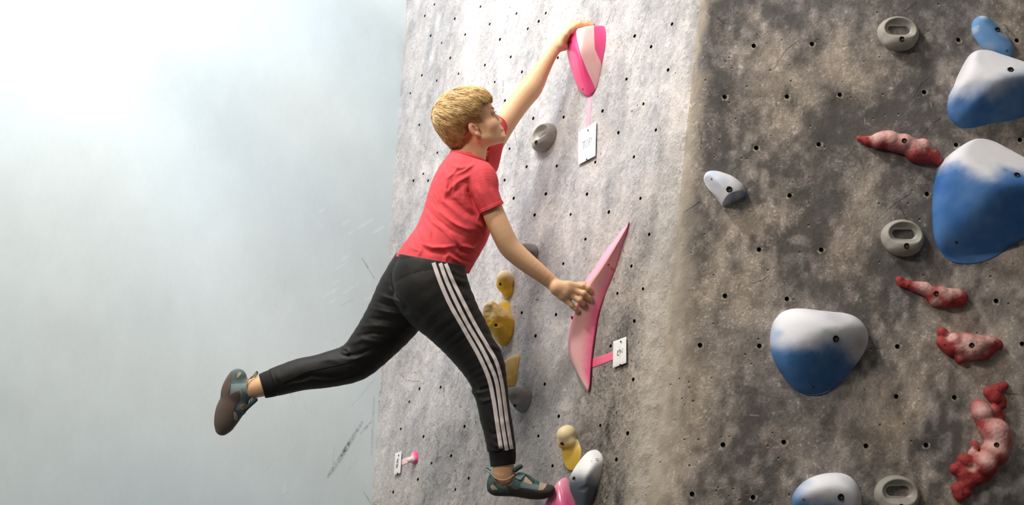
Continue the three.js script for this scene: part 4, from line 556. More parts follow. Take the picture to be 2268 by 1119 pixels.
function tape(label, pts, wpx, m) {
  const st = pts.map((p) => onWall(...p, 1)), nrm = []; const pos = [], idx = [], n = 14;
  for (let i = 0; i <= n; i++) { const u = i / n * (st.length - 1), e = Math.min(st.length - 2, Math.floor(u)), f = u - e, s = mix(st[e][0], st[e + 1][0], f), t = mix(st[e][1], st[e + 1][1], f), dx = st[e + 1][0] - st[e][0], dy = st[e + 1][1] - st[e][1], l = Math.hypot(dx, dy); for (let j = 0; j < 5; j++) { const v = (j - 2) / 4 * wpx; const p = wallPoint(s - dy / l * v, t + dx / l * v, 0.0018); pos.push(p.x, p.y, p.z); } for (let j = 0; j < 5; j++) { const v = (j - 2) / 4 * wpx; const p = wallPoint(s - dy / l * v, t + dx / l * v, 0.0003); pos.push(p.x, p.y, p.z); } }
  for (let i = 0; i < n; i++) { const a = i * 10, b = a + 10; for (let j = 0; j < 4; j++) idx.push(a + j, b + j, b + j + 1, a + j, b + j + 1, a + j + 1); for (const [p, q] of [[0, 5], [9, 4]]) idx.push(a + p, b + q, b + p, a + p, a + q, b + q); }
  const c = V(0, 0, 0); const base = wallPoint(...st[0]); for (let i = 0; i < pos.length; i += 3) { pos[i] -= base.x; pos[i + 1] -= base.y; pos[i + 2] -= base.z; }
  const g = new THREE.BufferGeometry(); g.setAttribute('position', new THREE.Float32BufferAttribute(pos, 3)); g.setIndex(idx); g.computeVertexNormals(); m.side = THREE.DoubleSide;
  const o = part('tape_strip', g, m, scene); o.name = numbered('tape_strip'); o.position.copy(base); return tag(o, label, 'tape');
}
tape('pale pink tape strip running down from the pink finishing hold to the TOP card', [[1306.5, 208], [1304.5, 245], [1301.5, 288]], 0.022, mat(0xf3a6bb, 0.75));
tape('bright pink tape strip joining the long pink blade to the diamond card', [[1305, 806], [1330, 797], [1361, 785]], 0.032, M.pinkTape);
tape('faded pink tape strip joining the narrow card to the tiny foot chip', [[886, 1026], [896, 1022], [906, 1018]], 0.026, mat(0xf2cdd2, 0.75));

// ---------------------------------------------------------------- the boy, built in the camera's axes (x right, y up, z towards it), then set in the place
const cs = (px, py, d) => [(px - W / 2) / F * d, (H / 2 - py) / F * d, -d];
const toPx = (x, y, z) => [W / 2 - x / z * F, H / 2 + y / z * F];
// a limb: stations [px, py, half width px, depth, half thickness m]; its cross-sections are ellipses
function limb(st, sub = 3) {
  const P = st.map(([px, py, r, d, rz]) => { const c = cs(px, py, d), R = r / F * d; return [...c, R, rz ?? R]; }), Q = [];
  const cr = (a, b, c, d, t) => 0.5 * (2 * b + (c - a) * t + (2 * a - 5 * b + 4 * c - d) * t * t + (3 * b - a - 3 * c + d) * t * t * t);
  for (let i = 0; i < P.length - 1; i++) for (let s = 0; s < sub; s++) { const t = s / sub; Q.push(P[i].map((_, j) => cr(P[Math.max(0, i - 1)][j], P[i][j], P[i + 1][j], P[Math.min(P.length - 1, i + 2)][j], t))); }
  Q.push(P[P.length - 1]);
  const lo = [9, 9, 9], hi = [-9, -9, -9]; for (const q of Q) for (let i = 0; i < 3; i++) { const m = Math.max(q[3], q[4]); lo[i] = Math.min(lo[i], q[i] - m); hi[i] = Math.max(hi[i], q[i] + m); }
  const f = (x, y, z) => {
    const bx = Math.max(lo[0] - x, 0, x - hi[0]), by = Math.max(lo[1] - y, 0, y - hi[1]), bz = Math.max(lo[2] - z, 0, z - hi[2]), far = Math.hypot(bx, by, bz); if (far > 0.09) return far;
    let best = 9;
    for (let i = 0; i < Q.length - 1; i++) {
      const A = Q[i], B = Q[i + 1], dx = B[0] - A[0], dy = B[1] - A[1], dz = B[2] - A[2], rx = x - A[0], ry = y - A[1], rz = z - A[2], t = clamp((rx * dx + ry * dy + rz * dz) / (dx * dx + dy * dy + dz * dz + 1e-12));
      const ex = rx - dx * t, ey = ry - dy * t, ez = rz - dz * t, R = A[3] + (B[3] - A[3]) * t, T = A[4] + (B[4] - A[4]) * t, a = Math.hypot(ex, ey), k = Math.hypot(a / R, ez / T);
      const d = k < 1e-5 ? -Math.min(R, T) : k * (k - 1) / Math.hypot(a / (R * R), ez / (T * T)); if (d < best) best = d;
    }
    return best;
  };
  f.lo = lo; f.hi = hi; f.Q = Q; return f;
}
const limb6 = (st) => limb(st, 7);
// image-line half space: negative on the side of the pixel q
function cut(p1, p2, q) { let nx = p2[1] - p1[1], ny = -(p2[0] - p1[0]); const l = Math.hypot(nx, ny); nx /= l; ny /= l; if ((q[0] - p1[0]) * nx + (q[1] - p1[1]) * ny > 0) { nx = -nx; ny = -ny; } return (x, y, z) => { const [u, v] = toPx(x, y, z); return ((u - p1[0]) * nx + (v - p1[1]) * ny) * -z / F; }; }
const region = (pts) => (x, y, z) => { const [u, v] = toPx(x, y, z); return poly2(pts, u, v) * -z / F; };
// cloth folds: [points, width px, height m]; a raised (or sunken) crease on the side of the cloth that faces z > zc
function folds(list, k) {
  const L = list.map(([pts, w, h]) => { const xs = pts.map((p) => p[0]), ys = pts.map((p) => p[1]); return { pts, w, h, b: [Math.min(...xs) - 3 * w, Math.min(...ys) - 3 * w, Math.max(...xs) + 3 * w, Math.max(...ys) + 3 * w] }; });
  return (x, y, z) => { const [u, v] = toPx(x, y, z); let s = 0; for (const q of L) if (u > q.b[0] && v > q.b[1] && u < q.b[2] && v < q.b[3]) { const [d, t] = line2(q.pts, u, v); s += q.h * (k || 1) * Math.exp(-(d * d) / (q.w * q.w * 0.8)) * Math.sin(Math.PI * clamp(0.08 + 0.84 * t)); } return s; };
}
const BOY = thing('person', 'blond boy in a red t-shirt and black striped trousers reaching up the climbing wall', 'person');
const BASE = at(1150, 1098, 4.36); BOY.position.copy(BASE);
const toPlace = new THREE.Matrix4().makeTranslation(-BASE.x, -BASE.y, -BASE.z).multiply(CM);
const settle = (g) => g.applyMatrix4(toPlace);

// --- depths of what he touches
const dTop = (px, py, w) => depth1(px, py, w);
const hR = depth1(1285, 650, 0.062);
// --- head frame
const HS = 4.68 / 4.5, HO = cs(1035, 265, 4.68), AL = 25 * Math.PI / 180, YAW = 7 * Math.PI / 180;
const hx = [Math.cos(AL) * Math.cos(YAW), Math.sin(AL) * Math.cos(YAW), -Math.sin(YAW)], hy = [-Math.sin(AL), Math.cos(AL), 0];
const hz = [hx[1] * hy[2] - hx[2] * hy[1], hx[2] * hy[0] - hx[0] * hy[2], hx[0] * hy[1] - hx[1] * hy[0]];
const toHead = (x, y, z) => { const a = (x - HO[0]) / HS, b = (y - HO[1]) / HS, c = (z - HO[2]) / HS; return [a * hx[0] + b * hx[1] + c * hx[2], a * hy[0] + b * hy[1] + c * hy[2], a * hz[0] + b * hz[1] + c * hz[2]]; };
const fromHead = (a, b, c) => [0, 1, 2].map((i) => HO[i] + HS * (a * hx[i] + b * hy[i] + c * hz[i]));
const EYE = [0.0845, -0.0245, 0.0300], ER = 0.0125;
function headLocal(x, y, z) {
  const az = Math.abs(z);
  let d = ell(x, y, z, [-0.012, 0.022, 0], [0.102, 0.084, 0.074]);
  d = smin(d, ell(x, y, z, [0.046, -0.045, 0], [0.052, 0.078, 0.056]), 0.03);
  d = smin(d, sph(x, y, az, [0.054, 0.014, 0.012], 0.048), 0.02);
  d = smin(d, cone(x, y, az, [0.010, -0.088, 0.047], [0.084, -0.112, 0.010], 0.015, 0.017), 0.028);                    // jaw
  d = smin(d, ell(x, y, z, [0.088, -0.113, 0], [0.0185, 0.0155, 0.019]), 0.014);                                     // chin
  d = smin(d, sph(x, y, az, [0.066, -0.060, 0.030], 0.026), 0.022);                                                // cheek
  d = smin(d, cone(x, y, az, [0.0925, -0.005, 0.006], [0.080, -0.001, 0.036], 0.009, 0.009), 0.012);                     // brow
  d = smax(d, -sph(x, y, az, [0.101, -0.0235, 0.0315], 0.0135), 0.013);                                            // eye socket
  d = smin(d, cone(x, y, z, [0.0925, -0.012, 0], [0.1065, -0.053, 0], 0.0075, 0.0085), 0.009);                      // nose
  d = smin(d, ell(x, y, z, [0.1075, -0.0575, 0], [0.0092, 0.0085, 0.0095]), 0.005);
  d = smin(d, sph(x, y, az, [0.1005, -0.0615, 0.0095], 0.0062), 0.005);
  d = smax(d, -ell(x, y, az, [0.1045, -0.068, 0.0062], [0.0038, 0.0042, 0.0026]), 0.003);                            // nostril
  d = smin(d, ell(x, y, z, [0.0925, -0.085, 0], [0.0135, 0.019, 0.024]), 0.012);                                    // mouth mound
  d = smin(d, cone(x, y, az, [0.1030, -0.0835, 0], [0.0925, -0.0885, 0.0195], 0.0056, 0.003), 0.005);                  // upper lip
  d = smin(d, cone(x, y, az, [0.1012, -0.0985, 0], [0.0920, -0.093, 0.0180], 0.0060, 0.003), 0.005);                   // lower lip
  d = smax(d, -cone(x, y, az, [0.1075, -0.0908, 0], [0.0955, -0.0915, 0.0215], 0.0017, 0.0012), 0.003);                 // mouth line
  d = smax(d, -cone(x, y, az, [0.1085, -0.1075, 0], [0.1045, -0.1075, 0.012], 0.003, 0.002), 0.006);
  // eyelids, open as an almond
  const yr = y - EYE[1] - 0.0005, open = Math.abs(yr + 0.06 * (az - EYE[2])) - 0.0046 * (1 - Math.pow((az - EYE[2]) / 0.0135, 2)) ;
  d = smin(d, Math.max(sph(x, y, az, EYE, ER + 0.0016), -open, -sph(x, y, az, EYE, ER - 0.003)), 0.0035);
  d = Math.max(d, -Math.max(sph(x, y, az, EYE, ER + 0.0035), open, -(x - EYE[0])));
  // ear
  { const ex = x + 0.004, ey = y + 0.051, c = Math.cos(0.12), s = Math.sin(0.12), u = ex * c + ey * s, v = ey * c - ex * s, q = az - 0.0735 + 0.30 * u - 0.10 * v;
    let e = ell(u, v, q, [0, 0, 0], [0.0165, 0.0275, 0.0062]); e = smax(e, -ell(u, v, q, [0.0030, -0.002, 0.0075], [0.0095, 0.0175, 0.0085]), 0.004);
    e = smin(e, cone(u, v, q, [-0.002, 0.013, 0.0005], [-0.0045, -0.008, 0.0005], 0.0028, 0.0026), 0.004);           // inner fold
    e = smin(e, sph(u, v, q, [0.0115, -0.004, 0.001], 0.0042), 0.004); e = smin(e, ell(u, v, q, [0.0065, -0.0255, -0.001], [0.0075, 0.0075, 0.0048]), 0.005);
    e = smax(e, -ell(u, v, q, [0.0055, -0.006, 0.004], [0.0042, 0.0062, 0.006]), 0.003);
    d = smin(d, e, 0.005); d = smin(d, cone(x, y, az, [0.004, -0.039, 0.064], [0.004, -0.070, 0.059], 0.008, 0.006), 0.006); }
  return d;
}
const neck = limb([[1030, 285, 44, 4.70, 0.062], [1040, 318, 38, 4.69, 0.054], [1041, 340, 36, 4.68, 0.052], [1036, 368, 36, 4.67, 0.055], [1025, 400, 40, 4.64, 0.07]]);
const skinTorso = limb([[1024, 396, 30, 4.65, 0.085], [1014, 440, 48, 4.62, 0.105], [1000, 500, 55, 4.58, 0.10], [965, 585, 58, 4.53, 0.11], [950, 640, 60, 4.51, 0.11]]);
const armR = limb([[1050, 384, 24, 4.58], [1066, 410, 25, 4.545], [1090, 466, 24.5, 4.515], [1111, 513, 24, 4.50], [1128, 546, 24, 4.50], [1150, 568, 23, 4.50], [1178, 591, 20.5, 4.50], [1206, 613, 17.5, 4.505], [1228, 631, 15.5, 4.51, 0.021], [1240, 637, 17, 4.51, 0.018]]);
const dL = dTop(1262, 95, 0.085);
const armL = limb([[1056, 374, 22, 4.74], [1086, 332, 22, 4.82], [1112, 285, 23.5, 4.86], [1136, 247, 24, 4.88], [1158, 216, 25.5, 4.90], [1177, 193, 25.5, 4.915], [1200, 154, 18.5, dL - 0.01], [1224, 116, 13.2, dL, 0.019], [1238, 98, 14.5, dL + 0.01, 0.016]]);
const legR = limb([[955, 640, 55, 4.45], [1033, 748, 46, 4.42], [1067, 802, 38, 4.41], [1084, 850, 32, 4.39], [1096, 918, 30, 4.37], [1107, 975, 25, 4.355], [1114, 1030, 23.5, 4.345], [1117, 1052, 24, 4.345], [1122, 1074, 15, 4.345]]);
const legL = limb([[930, 640, 55, 4.58], [873, 703, 48, 4.60], [832, 755, 40, 4.61], [788, 800, 35, 4.61], [728, 819, 31, 4.59], [668, 828, 28, 4.57], [604, 849, 24, 4.55], [572, 858, 22.5, 4.55], [557, 862, 20.5, 4.55], [546, 866, 15, 4.55], [535, 870, 10, 4.55]]);
// hands: bones [px, py, r px, depth] joined in chains
const bones = (chains) => { const C = []; for (const ch of chains) for (let i = 0; i < ch.length - 1; i++) { const a = ch[i], b = ch[i + 1]; C.push([cs(a[0], a[1], a[3]), cs(b[0], b[1], b[3]), a[2] / F * a[3], b[2] / F * b[3]]); } return C; };
const Rr = hR - 0.028;
const palmR = bones([[[1234, 636, 14.5, Rr], [1258, 634, 11, Rr - 0.006], [1279, 634, 8.2, Rr]], [[1234, 638, 14, Rr], [1258, 643, 11, Rr - 0.008], [1276, 645, 8.2, Rr - 0.004]], [[1234, 640, 13, Rr], [1252, 650, 10.5, Rr - 0.006], [1267, 655, 8, Rr - 0.003]], [[1233, 642, 12, Rr], [1246, 656, 9.5, Rr], [1256, 665, 7.8, Rr + 0.004]], [[1240, 640, 12, Rr + 0.016], [1262, 640, 9, Rr + 0.022]]]);
const fingersR = [
  bones([[[1279, 634, 7.6, Rr], [1291, 634, 7.0, Rr - 0.008], [1302, 639, 6.6, Rr - 0.008], [1306, 645, 6.2, Rr + 0.006], [1304, 651, 5.4, Rr + 0.022]]]),
  bones([[[1276, 645, 7.8, Rr - 0.004], [1293, 650, 7.2, Rr - 0.016], [1303, 659, 6.2, Rr - 0.006], [1308.5, 665, 5.2, Rr + 0.010]]]),
  bones([[[1267, 655, 7.6, Rr - 0.003], [1283, 665, 7.0, Rr - 0.016], [1290, 671, 6.2, Rr - 0.002], [1291, 674, 5.4, Rr + 0.016]]]),
  bones([[[1256, 665, 7.2, Rr + 0.004], [1266, 677, 6.0, Rr - 0.004], [1274, 684, 5.3, Rr + 0.001], [1280, 689, 4.6, Rr + 0.008]]]),
  bones([[[1252, 638, 9, Rr + 0.022], [1270, 634, 7.5, Rr + 0.045], [1284, 631, 6.8, Rr + 0.060], [1295, 629, 5.8, Rr + 0.066]]])];
const Lr = dTop(1268, 66, 0.085) - 0.002;
const palmL = bones([[[1240, 98, 13, Lr + 0.004], [1252, 82, 11, Lr + 0.006], [1266, 63, 8.5, Lr + 0.010]], [[1240, 98, 12, Lr + 0.014], [1253, 80, 10, Lr + 0.024], [1268, 59, 8.5, Lr + 0.032]], [[1240, 100, 11, Lr + 0.02], [1253, 82, 9, Lr + 0.038], [1268, 60, 8, Lr + 0.05]], [[1240, 101, 10, Lr + 0.026], [1252, 84, 8.5, Lr + 0.05], [1266, 62, 7.5, Lr + 0.066]], [[1242, 100, 11, Lr - 0.004], [1250, 104, 8.5, Lr + 0.002]]]);
const fingersL = [
  bones([[[1266, 61, 7.8, Lr + 0.010], [1284, 53.5, 6.8, Lr + 0.006], [1298, 54.5, 6.0, Lr + 0.008], [1310, 57, 5.0, Lr + 0.014]]]),
  bones([[[1268, 58, 7.8, Lr + 0.032], [1284, 50.5, 7.0, Lr + 0.028], [1300, 51.5, 6.2, Lr + 0.032], [1313, 55, 5.2, Lr + 0.038]]]),
  bones([[[1268, 59, 7.4, Lr + 0.05], [1284, 53, 6.6, Lr + 0.052], [1299, 54, 5.8, Lr + 0.056], [1311, 58, 5.0, Lr + 0.06]]]),
  bones([[[1266, 61, 6.8, Lr + 0.066], [1280, 56, 6.0, Lr + 0.072], [1292, 57, 5.4, Lr + 0.078], [1301, 61, 4.6, Lr + 0.082]]]),
  bones([[[1245, 92, 9, Lr - 0.008], [1254, 77, 7.4, Lr - 0.022], [1263, 66, 6.4, Lr - 0.026], [1272, 60, 5.2, Lr - 0.022]]])];
const handF = (palm, fingers) => (x, y, z) => {
  let d = 9; for (const b of palm) d = smin(d, cone(x, y, z, ...b), 0.010);
  let g = 9; for (const f of fingers) { let q = 9; for (const b of f) q = smin(q, cone(x, y, z, ...b), 0.0035); g = smin(g, q, 0.0018); }
  return smin(d, g, 0.007);
};
const handR = handF(palmR, fingersR), handL = handF(palmL, fingersL);
const near = (f, c, r) => (x, y, z) => { const d = Math.hypot(x - c[0], y - c[1], z - c[2]) - r; return d > 0.05 ? d : f(x, y, z); };
const hRn = near(handR, cs(1268, 648, hR), 0.11), hLn = near(handL, cs(1268, 72, Lr + 0.02), 0.13), hdn = near((x, y, z) => headLocal(...toHead(x, y, z)) * HS, HO, 0.16);
const skin = (x, y, z) => {
  let d = smin(neck(x, y, z), skinTorso(x, y, z), 0.03);
  d = smin(d, hdn(x, y, z), 0.022); d = smin(d, armR(x, y, z), 0.03); d = smin(d, armL(x, y, z), 0.03);
  d = smin(d, legR(x, y, z), 0.03); d = smin(d, legL(x, y, z), 0.03);
  d = smin(d, hRn(x, y, z), 0.012); return smin(d, hLn(x, y, z), 0.012);
};
const SKIN = [0.79, 0.50, 0.29], FLUSH_BOUNCE = [0.72, 0.33, 0.21], LIP = [0.56, 0.20, 0.17];
const skinColor = (x, y, z) => {
  const n = noise3(x * 40, y * 40, z * 40) * 0.5 + noise3(x * 160, y * 160, z * 160) * 0.3; let c = mix3(SKIN, FLUSH_BOUNCE, clamp(0.14 + 0.12 * n));
  const [a, b, q0] = toHead(x, y, z), q = Math.abs(q0);
  if (Math.hypot(a, b, q) < 0.2) {
    c = mix3(c, FLUSH_BOUNCE, 0.55 * ss(0.032, 0.008, Math.hypot(a - 0.066, b + 0.066, q - 0.045)));
    const lip = Math.min(cone(a, b, q, [0.1045, -0.0845, 0], [0.094, -0.089, 0.019], 0.0058, 0.0032), cone(a, b, q, [0.1030, -0.0975, 0], [0.0935, -0.0925, 0.018], 0.006, 0.0032));
    c = mix3(c, LIP, 0.85 * ss(0.0012, -0.0012, lip)); c = mix3(c, [0.30, 0.10, 0.08], ss(0.0012, 0, cone(a, b, q, [0.107, -0.0908, 0], [0.0955, -0.0915, 0.021], 0.0012, 0.001)));
    c = mix3(c, [0.66, 0.27, 0.19], 0.6 * ss(0.034, 0.022, Math.hypot(a + 0.004, b + 0.051)) * ss(0.060, 0.070, q));
    c = mix3(c, [0.34, 0.15, 0.11], 0.75 * ss(0.0035, 0.0005, Math.abs(sph(a, b, q, EYE, ER + 0.0016))) * ss(0.011, 0.004, Math.abs(b - EYE[1] - 0.002)) * ss(0.06, 0.08, a));  // lid shadow painted into the skin around the eye opening
    c = mix3(c, FLUSH_BOUNCE, 0.5 * ss(0.05, 0.0, Math.hypot(a + 0.03, b + 0.10)));  // neck reddened: bounce from the shirt put into the skin colour
  }
  return c;
};
{
  const piece = (lo, hi, cell, keep, f = skin) => nets(f, lo, hi, cell, { keep, color: skinColor, slack: 1.5 });
  const pb = (list, m) => { const P = list.map((p) => cs(...p)); return box(P, m); };
  const elb = cs(1228, 631, 4.5), wl = cs(1226, 113, dL);
  const inHandR = (x, y, z) => { const [u, v] = toPx(x, y, z); return (u - 1222) * 0.8 + (v - 627) * 0.6 > 0 && u > 1200 && v > 590 && v < 720; };
  const inHandL = (x, y, z) => { const [u, v] = toPx(x, y, z); return (u - 1222) * 0.57 - (v - 118) * 0.82 > 0 && u > 1190 && v < 150; };
  const inHead = (x, y, z) => { const [u, v] = toPx(x, y, z); return v < 372 && v > 150 && u < 1140 && z > -4.80; };
  const geos = [
    piece(...pb([[1215, 610, hR - 0.08], [1320, 700, hR + 0.06]], 0.01), 0.0021, inHandR, (x, y, z) => smin(armR(x, y, z), hRn(x, y, z), 0.012)),
    piece(...pb([[1215, 35, Lr - 0.06], [1325, 130, Lr + 0.12]], 0.01), 0.0022, inHandL, (x, y, z) => smin(armL(x, y, z), hLn(x, y, z), 0.012)),
    piece(...pb([[945, 185, 4.58], [1135, 372, 4.79]], 0.01), 0.0025, inHead, (x, y, z) => { const a = neck(x, y, z); return a > 0.06 && y > HO[1] - 0.07 ? hdn(x, y, z) : smin(smin(a, skinTorso(x, y, z), 0.03), hdn(x, y, z), 0.022); }),
    piece(...pb([[1030, 350, 4.46], [1245, 655, 4.60]], 0.01), 0.005, (x, y, z) => { const [u, v] = toPx(x, y, z); return !((u - 1224) * 0.8 + (v - 628.5) * 0.6 > 0 && u > 1200) && u > 1046 && v > 375; }, (x, y, z) => smin(armR(x, y, z), hRn(x, y, z), 0.012)),
    piece(...pb([[1040, 90, 4.70], [1240, 380, 5.0]], 0.02), 0.005, (x, y, z) => { const [u, v] = toPx(x, y, z); return !((u - 1224) * 0.57 - (v - 116) * 0.82 > 0 && v < 150) && z < -4.795; }, (x, y, z) => smin(armL(x, y, z), hLn(x, y, z), 0.012)),
    piece(...pb([[490, 350, 4.27], [1170, 1100, 4.78]], 0.02), 0.009, (x, y, z) => { const [u, v] = toPx(x, y, z); return (u < 1062 && v > 368) || v > 700; }),
  ];
  const body = part('body', settle(mergeGeometries(geos)), vmat(0.48, { sheen: 0.15, specularIntensity: 0.4 }), BOY);
  // eyes, lashes, brow, nails
  for (const s of [1, -1]) {
    const g = new THREE.SphereGeometry(ER, 32, 24), col = [], p = g.attributes.position, gaze = V(0.985, 0.17, 0);
    for (let i = 0; i < p.count; i++) { const v = V(p.getX(i), p.getY(i), p.getZ(i)).normalize(), k = v.dot(gaze); col.push(...(k > 0.975 ? [0.01, 0.01, 0.012] : k > 0.875 ? [0.10, 0.14, 0.17] : [0.62, 0.56, 0.53])); }
    g.setAttribute('color', new THREE.Float32BufferAttribute(col, 3));
    const hm = new THREE.Matrix4().set(hx[0] * HS, hy[0] * HS, hz[0] * HS, HO[0], hx[1] * HS, hy[1] * HS, hz[1] * HS, HO[1], hx[2] * HS, hy[2] * HS, hz[2] * HS, HO[2], 0, 0, 0, 1);
    const put = (q) => settle(q.applyMatrix4(hm));
    g.translate(EYE[0], EYE[1], EYE[2] * s); part('eye', put(g), vmat(0.15, { clearcoat: 0.5 }), body);
    const lash = []; for (let i = 0; i < 17; i++) { const u = i / 16, zz = EYE[2] + (u - 0.5) * 0.023, yy = EYE[1] + 0.0005 + 0.0046 * (1 - Math.pow((zz - EYE[2]) / 0.0135, 2)) - 0.06 * (zz - EYE[2]), r = Math.sqrt(Math.max(1e-6, Math.pow(ER + 0.002, 2) - Math.pow(yy - EYE[1], 2) - Math.pow(zz - EYE[2], 2))); lash.push(V(EYE[0] + r, yy, zz * s)); }
    const lg = [new THREE.TubeGeometry(new THREE.CatmullRomCurve3(lash), 32, 0.0012, 6)];
    for (let i = 1; i < 16; i++) { const p0 = lash[i], o = V(0.0065, 0.0012, 0.003 * (i / 16 - 0.35) * s), c = new THREE.ConeGeometry(0.0006, o.length(), 4); c.translate(0, o.length() / 2, 0); c.applyQuaternion(new THREE.Quaternion().setFromUnitVectors(V(0, 1, 0), o.clone().normalize())); c.translate(p0.x, p0.y, p0.z); lg.push(c); }
    part('eyelashes', put(mergeGeometries(lg.map((q) => { q.deleteAttribute('uv'); return q.toNonIndexed(); }))), mat(0x2a1810, 0.7), body);
    const bg = []; for (let i = 0; i < 46; i++) { const u = rnd(), x0 = mix(0.1015, 0.083, u), zz = mix(0.010, 0.043, u), yy = mix(-0.0045, -0.0005, Math.sin(u * 2.4)) + (rnd() - 0.5) * 0.004; const D = V(-0.45, 0.25, 0.6 * s).normalize(), c = new THREE.ConeGeometry(0.0006, 0.009, 4); c.applyQuaternion(new THREE.Quaternion().setFromUnitVectors(V(0, 1, 0), D)); let a = [x0 + 0.012, yy, zz]; for (let k = 0; k < 14; k++) a[0] -= Math.max(0, headLocal(...a)) * 0.8; c.translate(a[0], a[1], a[2] * s); bg.push(c); }
    part('eyebrow', put(mergeGeometries(bg)), mat(0xa2703f, 0.8), body);
  }
  const nail = (px, py, d, r, dir) => { const g = new THREE.SphereGeometry(1, 12, 8); g.scale(r * 1.2 / F * d, r * 0.8 / F * d, 0.0012); g.rotateZ(dir); const c = cs(px, py, d); g.translate(...c); part('fingernail', settle(g), mat(0xe0ab95, 0.3), body); };
  nail(1309, 54.5, Lr + 0.009, 3.4, -0.2); nail(1278.5, 686.5, Rr + 0.0015, 3.2, -0.7); nail(1306, 661.5, Rr - 0.002, 3.4, -0.8);
}

// --- t-shirt
const shirtTorso = limb([[1038, 356, 42, 4.665, 0.075], [1030, 376, 50, 4.655, 0.125], [1020, 415, 63, 4.64, 0.148], [1014, 455, 71, 4.62, 0.142], [1010, 495, 78, 4.595, 0.135], [986, 545, 76, 4.56, 0.138], [958, 586, 79, 4.535, 0.148], [946, 612, 80, 4.52, 0.15]]);
const sleeveR = limb6([[1046, 380, 38, 4.585, 0.060], [1064, 398, 38, 4.55, 0.062], [1074, 430, 32, 4.525, 0.056], [1088, 462, 29.5, 4.515, 0.054], [1096, 484, 29.5, 4.51, 0.054]]);
const sleeveL = limb6([[1050, 385, 38, 4.74, 0.060], [1072, 360, 34, 4.79, 0.060], [1090, 325, 30, 4.83, 0.055], [1104, 290, 30, 4.86, 0.058], [1114, 268, 30, 4.875, 0.060], [1124, 247, 30, 4.885, 0.060]]);
const hemCut = (() => { const L = [[860, 566], [881, 570], [920, 577], [958, 584], [990, 589], [1015, 597], [1036, 607], [1060, 618]]; return (x, y, z) => { const [u, v] = toPx(x, y, z); let i = 0; while (i < L.length - 2 && u > L[i + 1][0]) i++; const t = (u - L[i][0]) / (L[i + 1][0] - L[i][0]); return (v - mix(L[i][1], L[i + 1][1], t)) * -z / F * 0.96; }; })();
const cutR = cut([1062, 475], [1115, 451.5], [1070, 400]), cutL = cut([1104, 256], [1120, 266], [1092, 310]), cutLb = cut([1118.5, 264], [1125, 279], [1092, 310]), cutLc = cut([1125, 277], [1120.5, 297], [1092, 310]), cutN = cut([1000, 334], [1073, 357], [1010, 420]);
const shirtFolds = folds([
  [[[1040, 388], [1012, 404], [988, 428]], 5, 0.0042], [[[1034, 404], [1010, 424], [992, 440]], 6, -0.0035], [[[995, 362], [1018, 372], [1046, 366]], 5, 0.0035], [[[984, 372], [990, 400], [984, 440]], 5, 0.004], [[[1000, 380], [1004, 410], [998, 430]], 4, -0.003],
  [[[1038, 400], [1040, 425], [1050, 455], [1062, 476]], 5, -0.0085], [[[1024, 410], [1030, 440], [1046, 470]], 6, 0.0045], [[[985, 435], [1006, 446], [1030, 470], [1052, 480]], 8, -0.0070], [[[975, 425], [982, 446], [1002, 462], [1028, 486]], 7, 0.0045],
  [[[952, 450], [972, 470], [1000, 492], [1030, 505], [1058, 510]], 6, 0.0040], [[[948, 462], [968, 486], [996, 508], [1026, 524]], 5, -0.0045], [[[945, 472], [960, 492], [985, 510], [1010, 538]], 5, 0.0045], [[[940, 485], [952, 512], [953, 530]], 4, 0.0035],
  [[[935, 540], [958, 548], [985, 548], [1012, 544]], 5, 0.0050], [[[932, 548], [955, 558], [985, 562], [1005, 560]], 6, -0.0050], [[[1012, 530], [1016, 548], [1022, 556], [1052, 560], [1075, 545]], 6, -0.0065], [[[1000, 520], [1022, 545], [1050, 552], [1078, 530]], 6, 0.0055], [[[985, 552], [1005, 572], [1030, 584]], 6, 0.0045], [[[1000, 560], [1020, 574], [1040, 580]], 5, -0.0055], [[[1050, 490], [1072, 505], [1078, 522]], 6, 0.004], [[[906, 545], [930, 556], [925, 570]], 6, 0.004], [[[985, 588], [988, 570], [996, 560]], 5, 0.0035],
  [[[1070, 388], [1082, 420], [1098, 446]], 6, 0.0022], [[[1056, 410], [1066, 432], [1076, 462]], 5, 0.0035], [[[1078, 395], [1090, 420]], 5, -0.002],
  [[[1016, 366], [1004, 384], [986, 398]], 4, 0.003], [[[1052, 362], [1030, 378], [1008, 388]], 3.5, 0.003], [[[962, 424], [968, 440], [970, 458]], 3.5, 0.003], [[[957, 432], [975, 468], [1010, 498], [1040, 512]], 3.5, 0.003], [[[930, 505], [936, 528], [942, 540]], 3.5, 0.003], [[[920, 520], [925, 545], [938, 552]], 4, 0.003], [[[950, 470], [975, 498], [1004, 528], [1016, 552]], 3.5, -0.003]], 1.3);
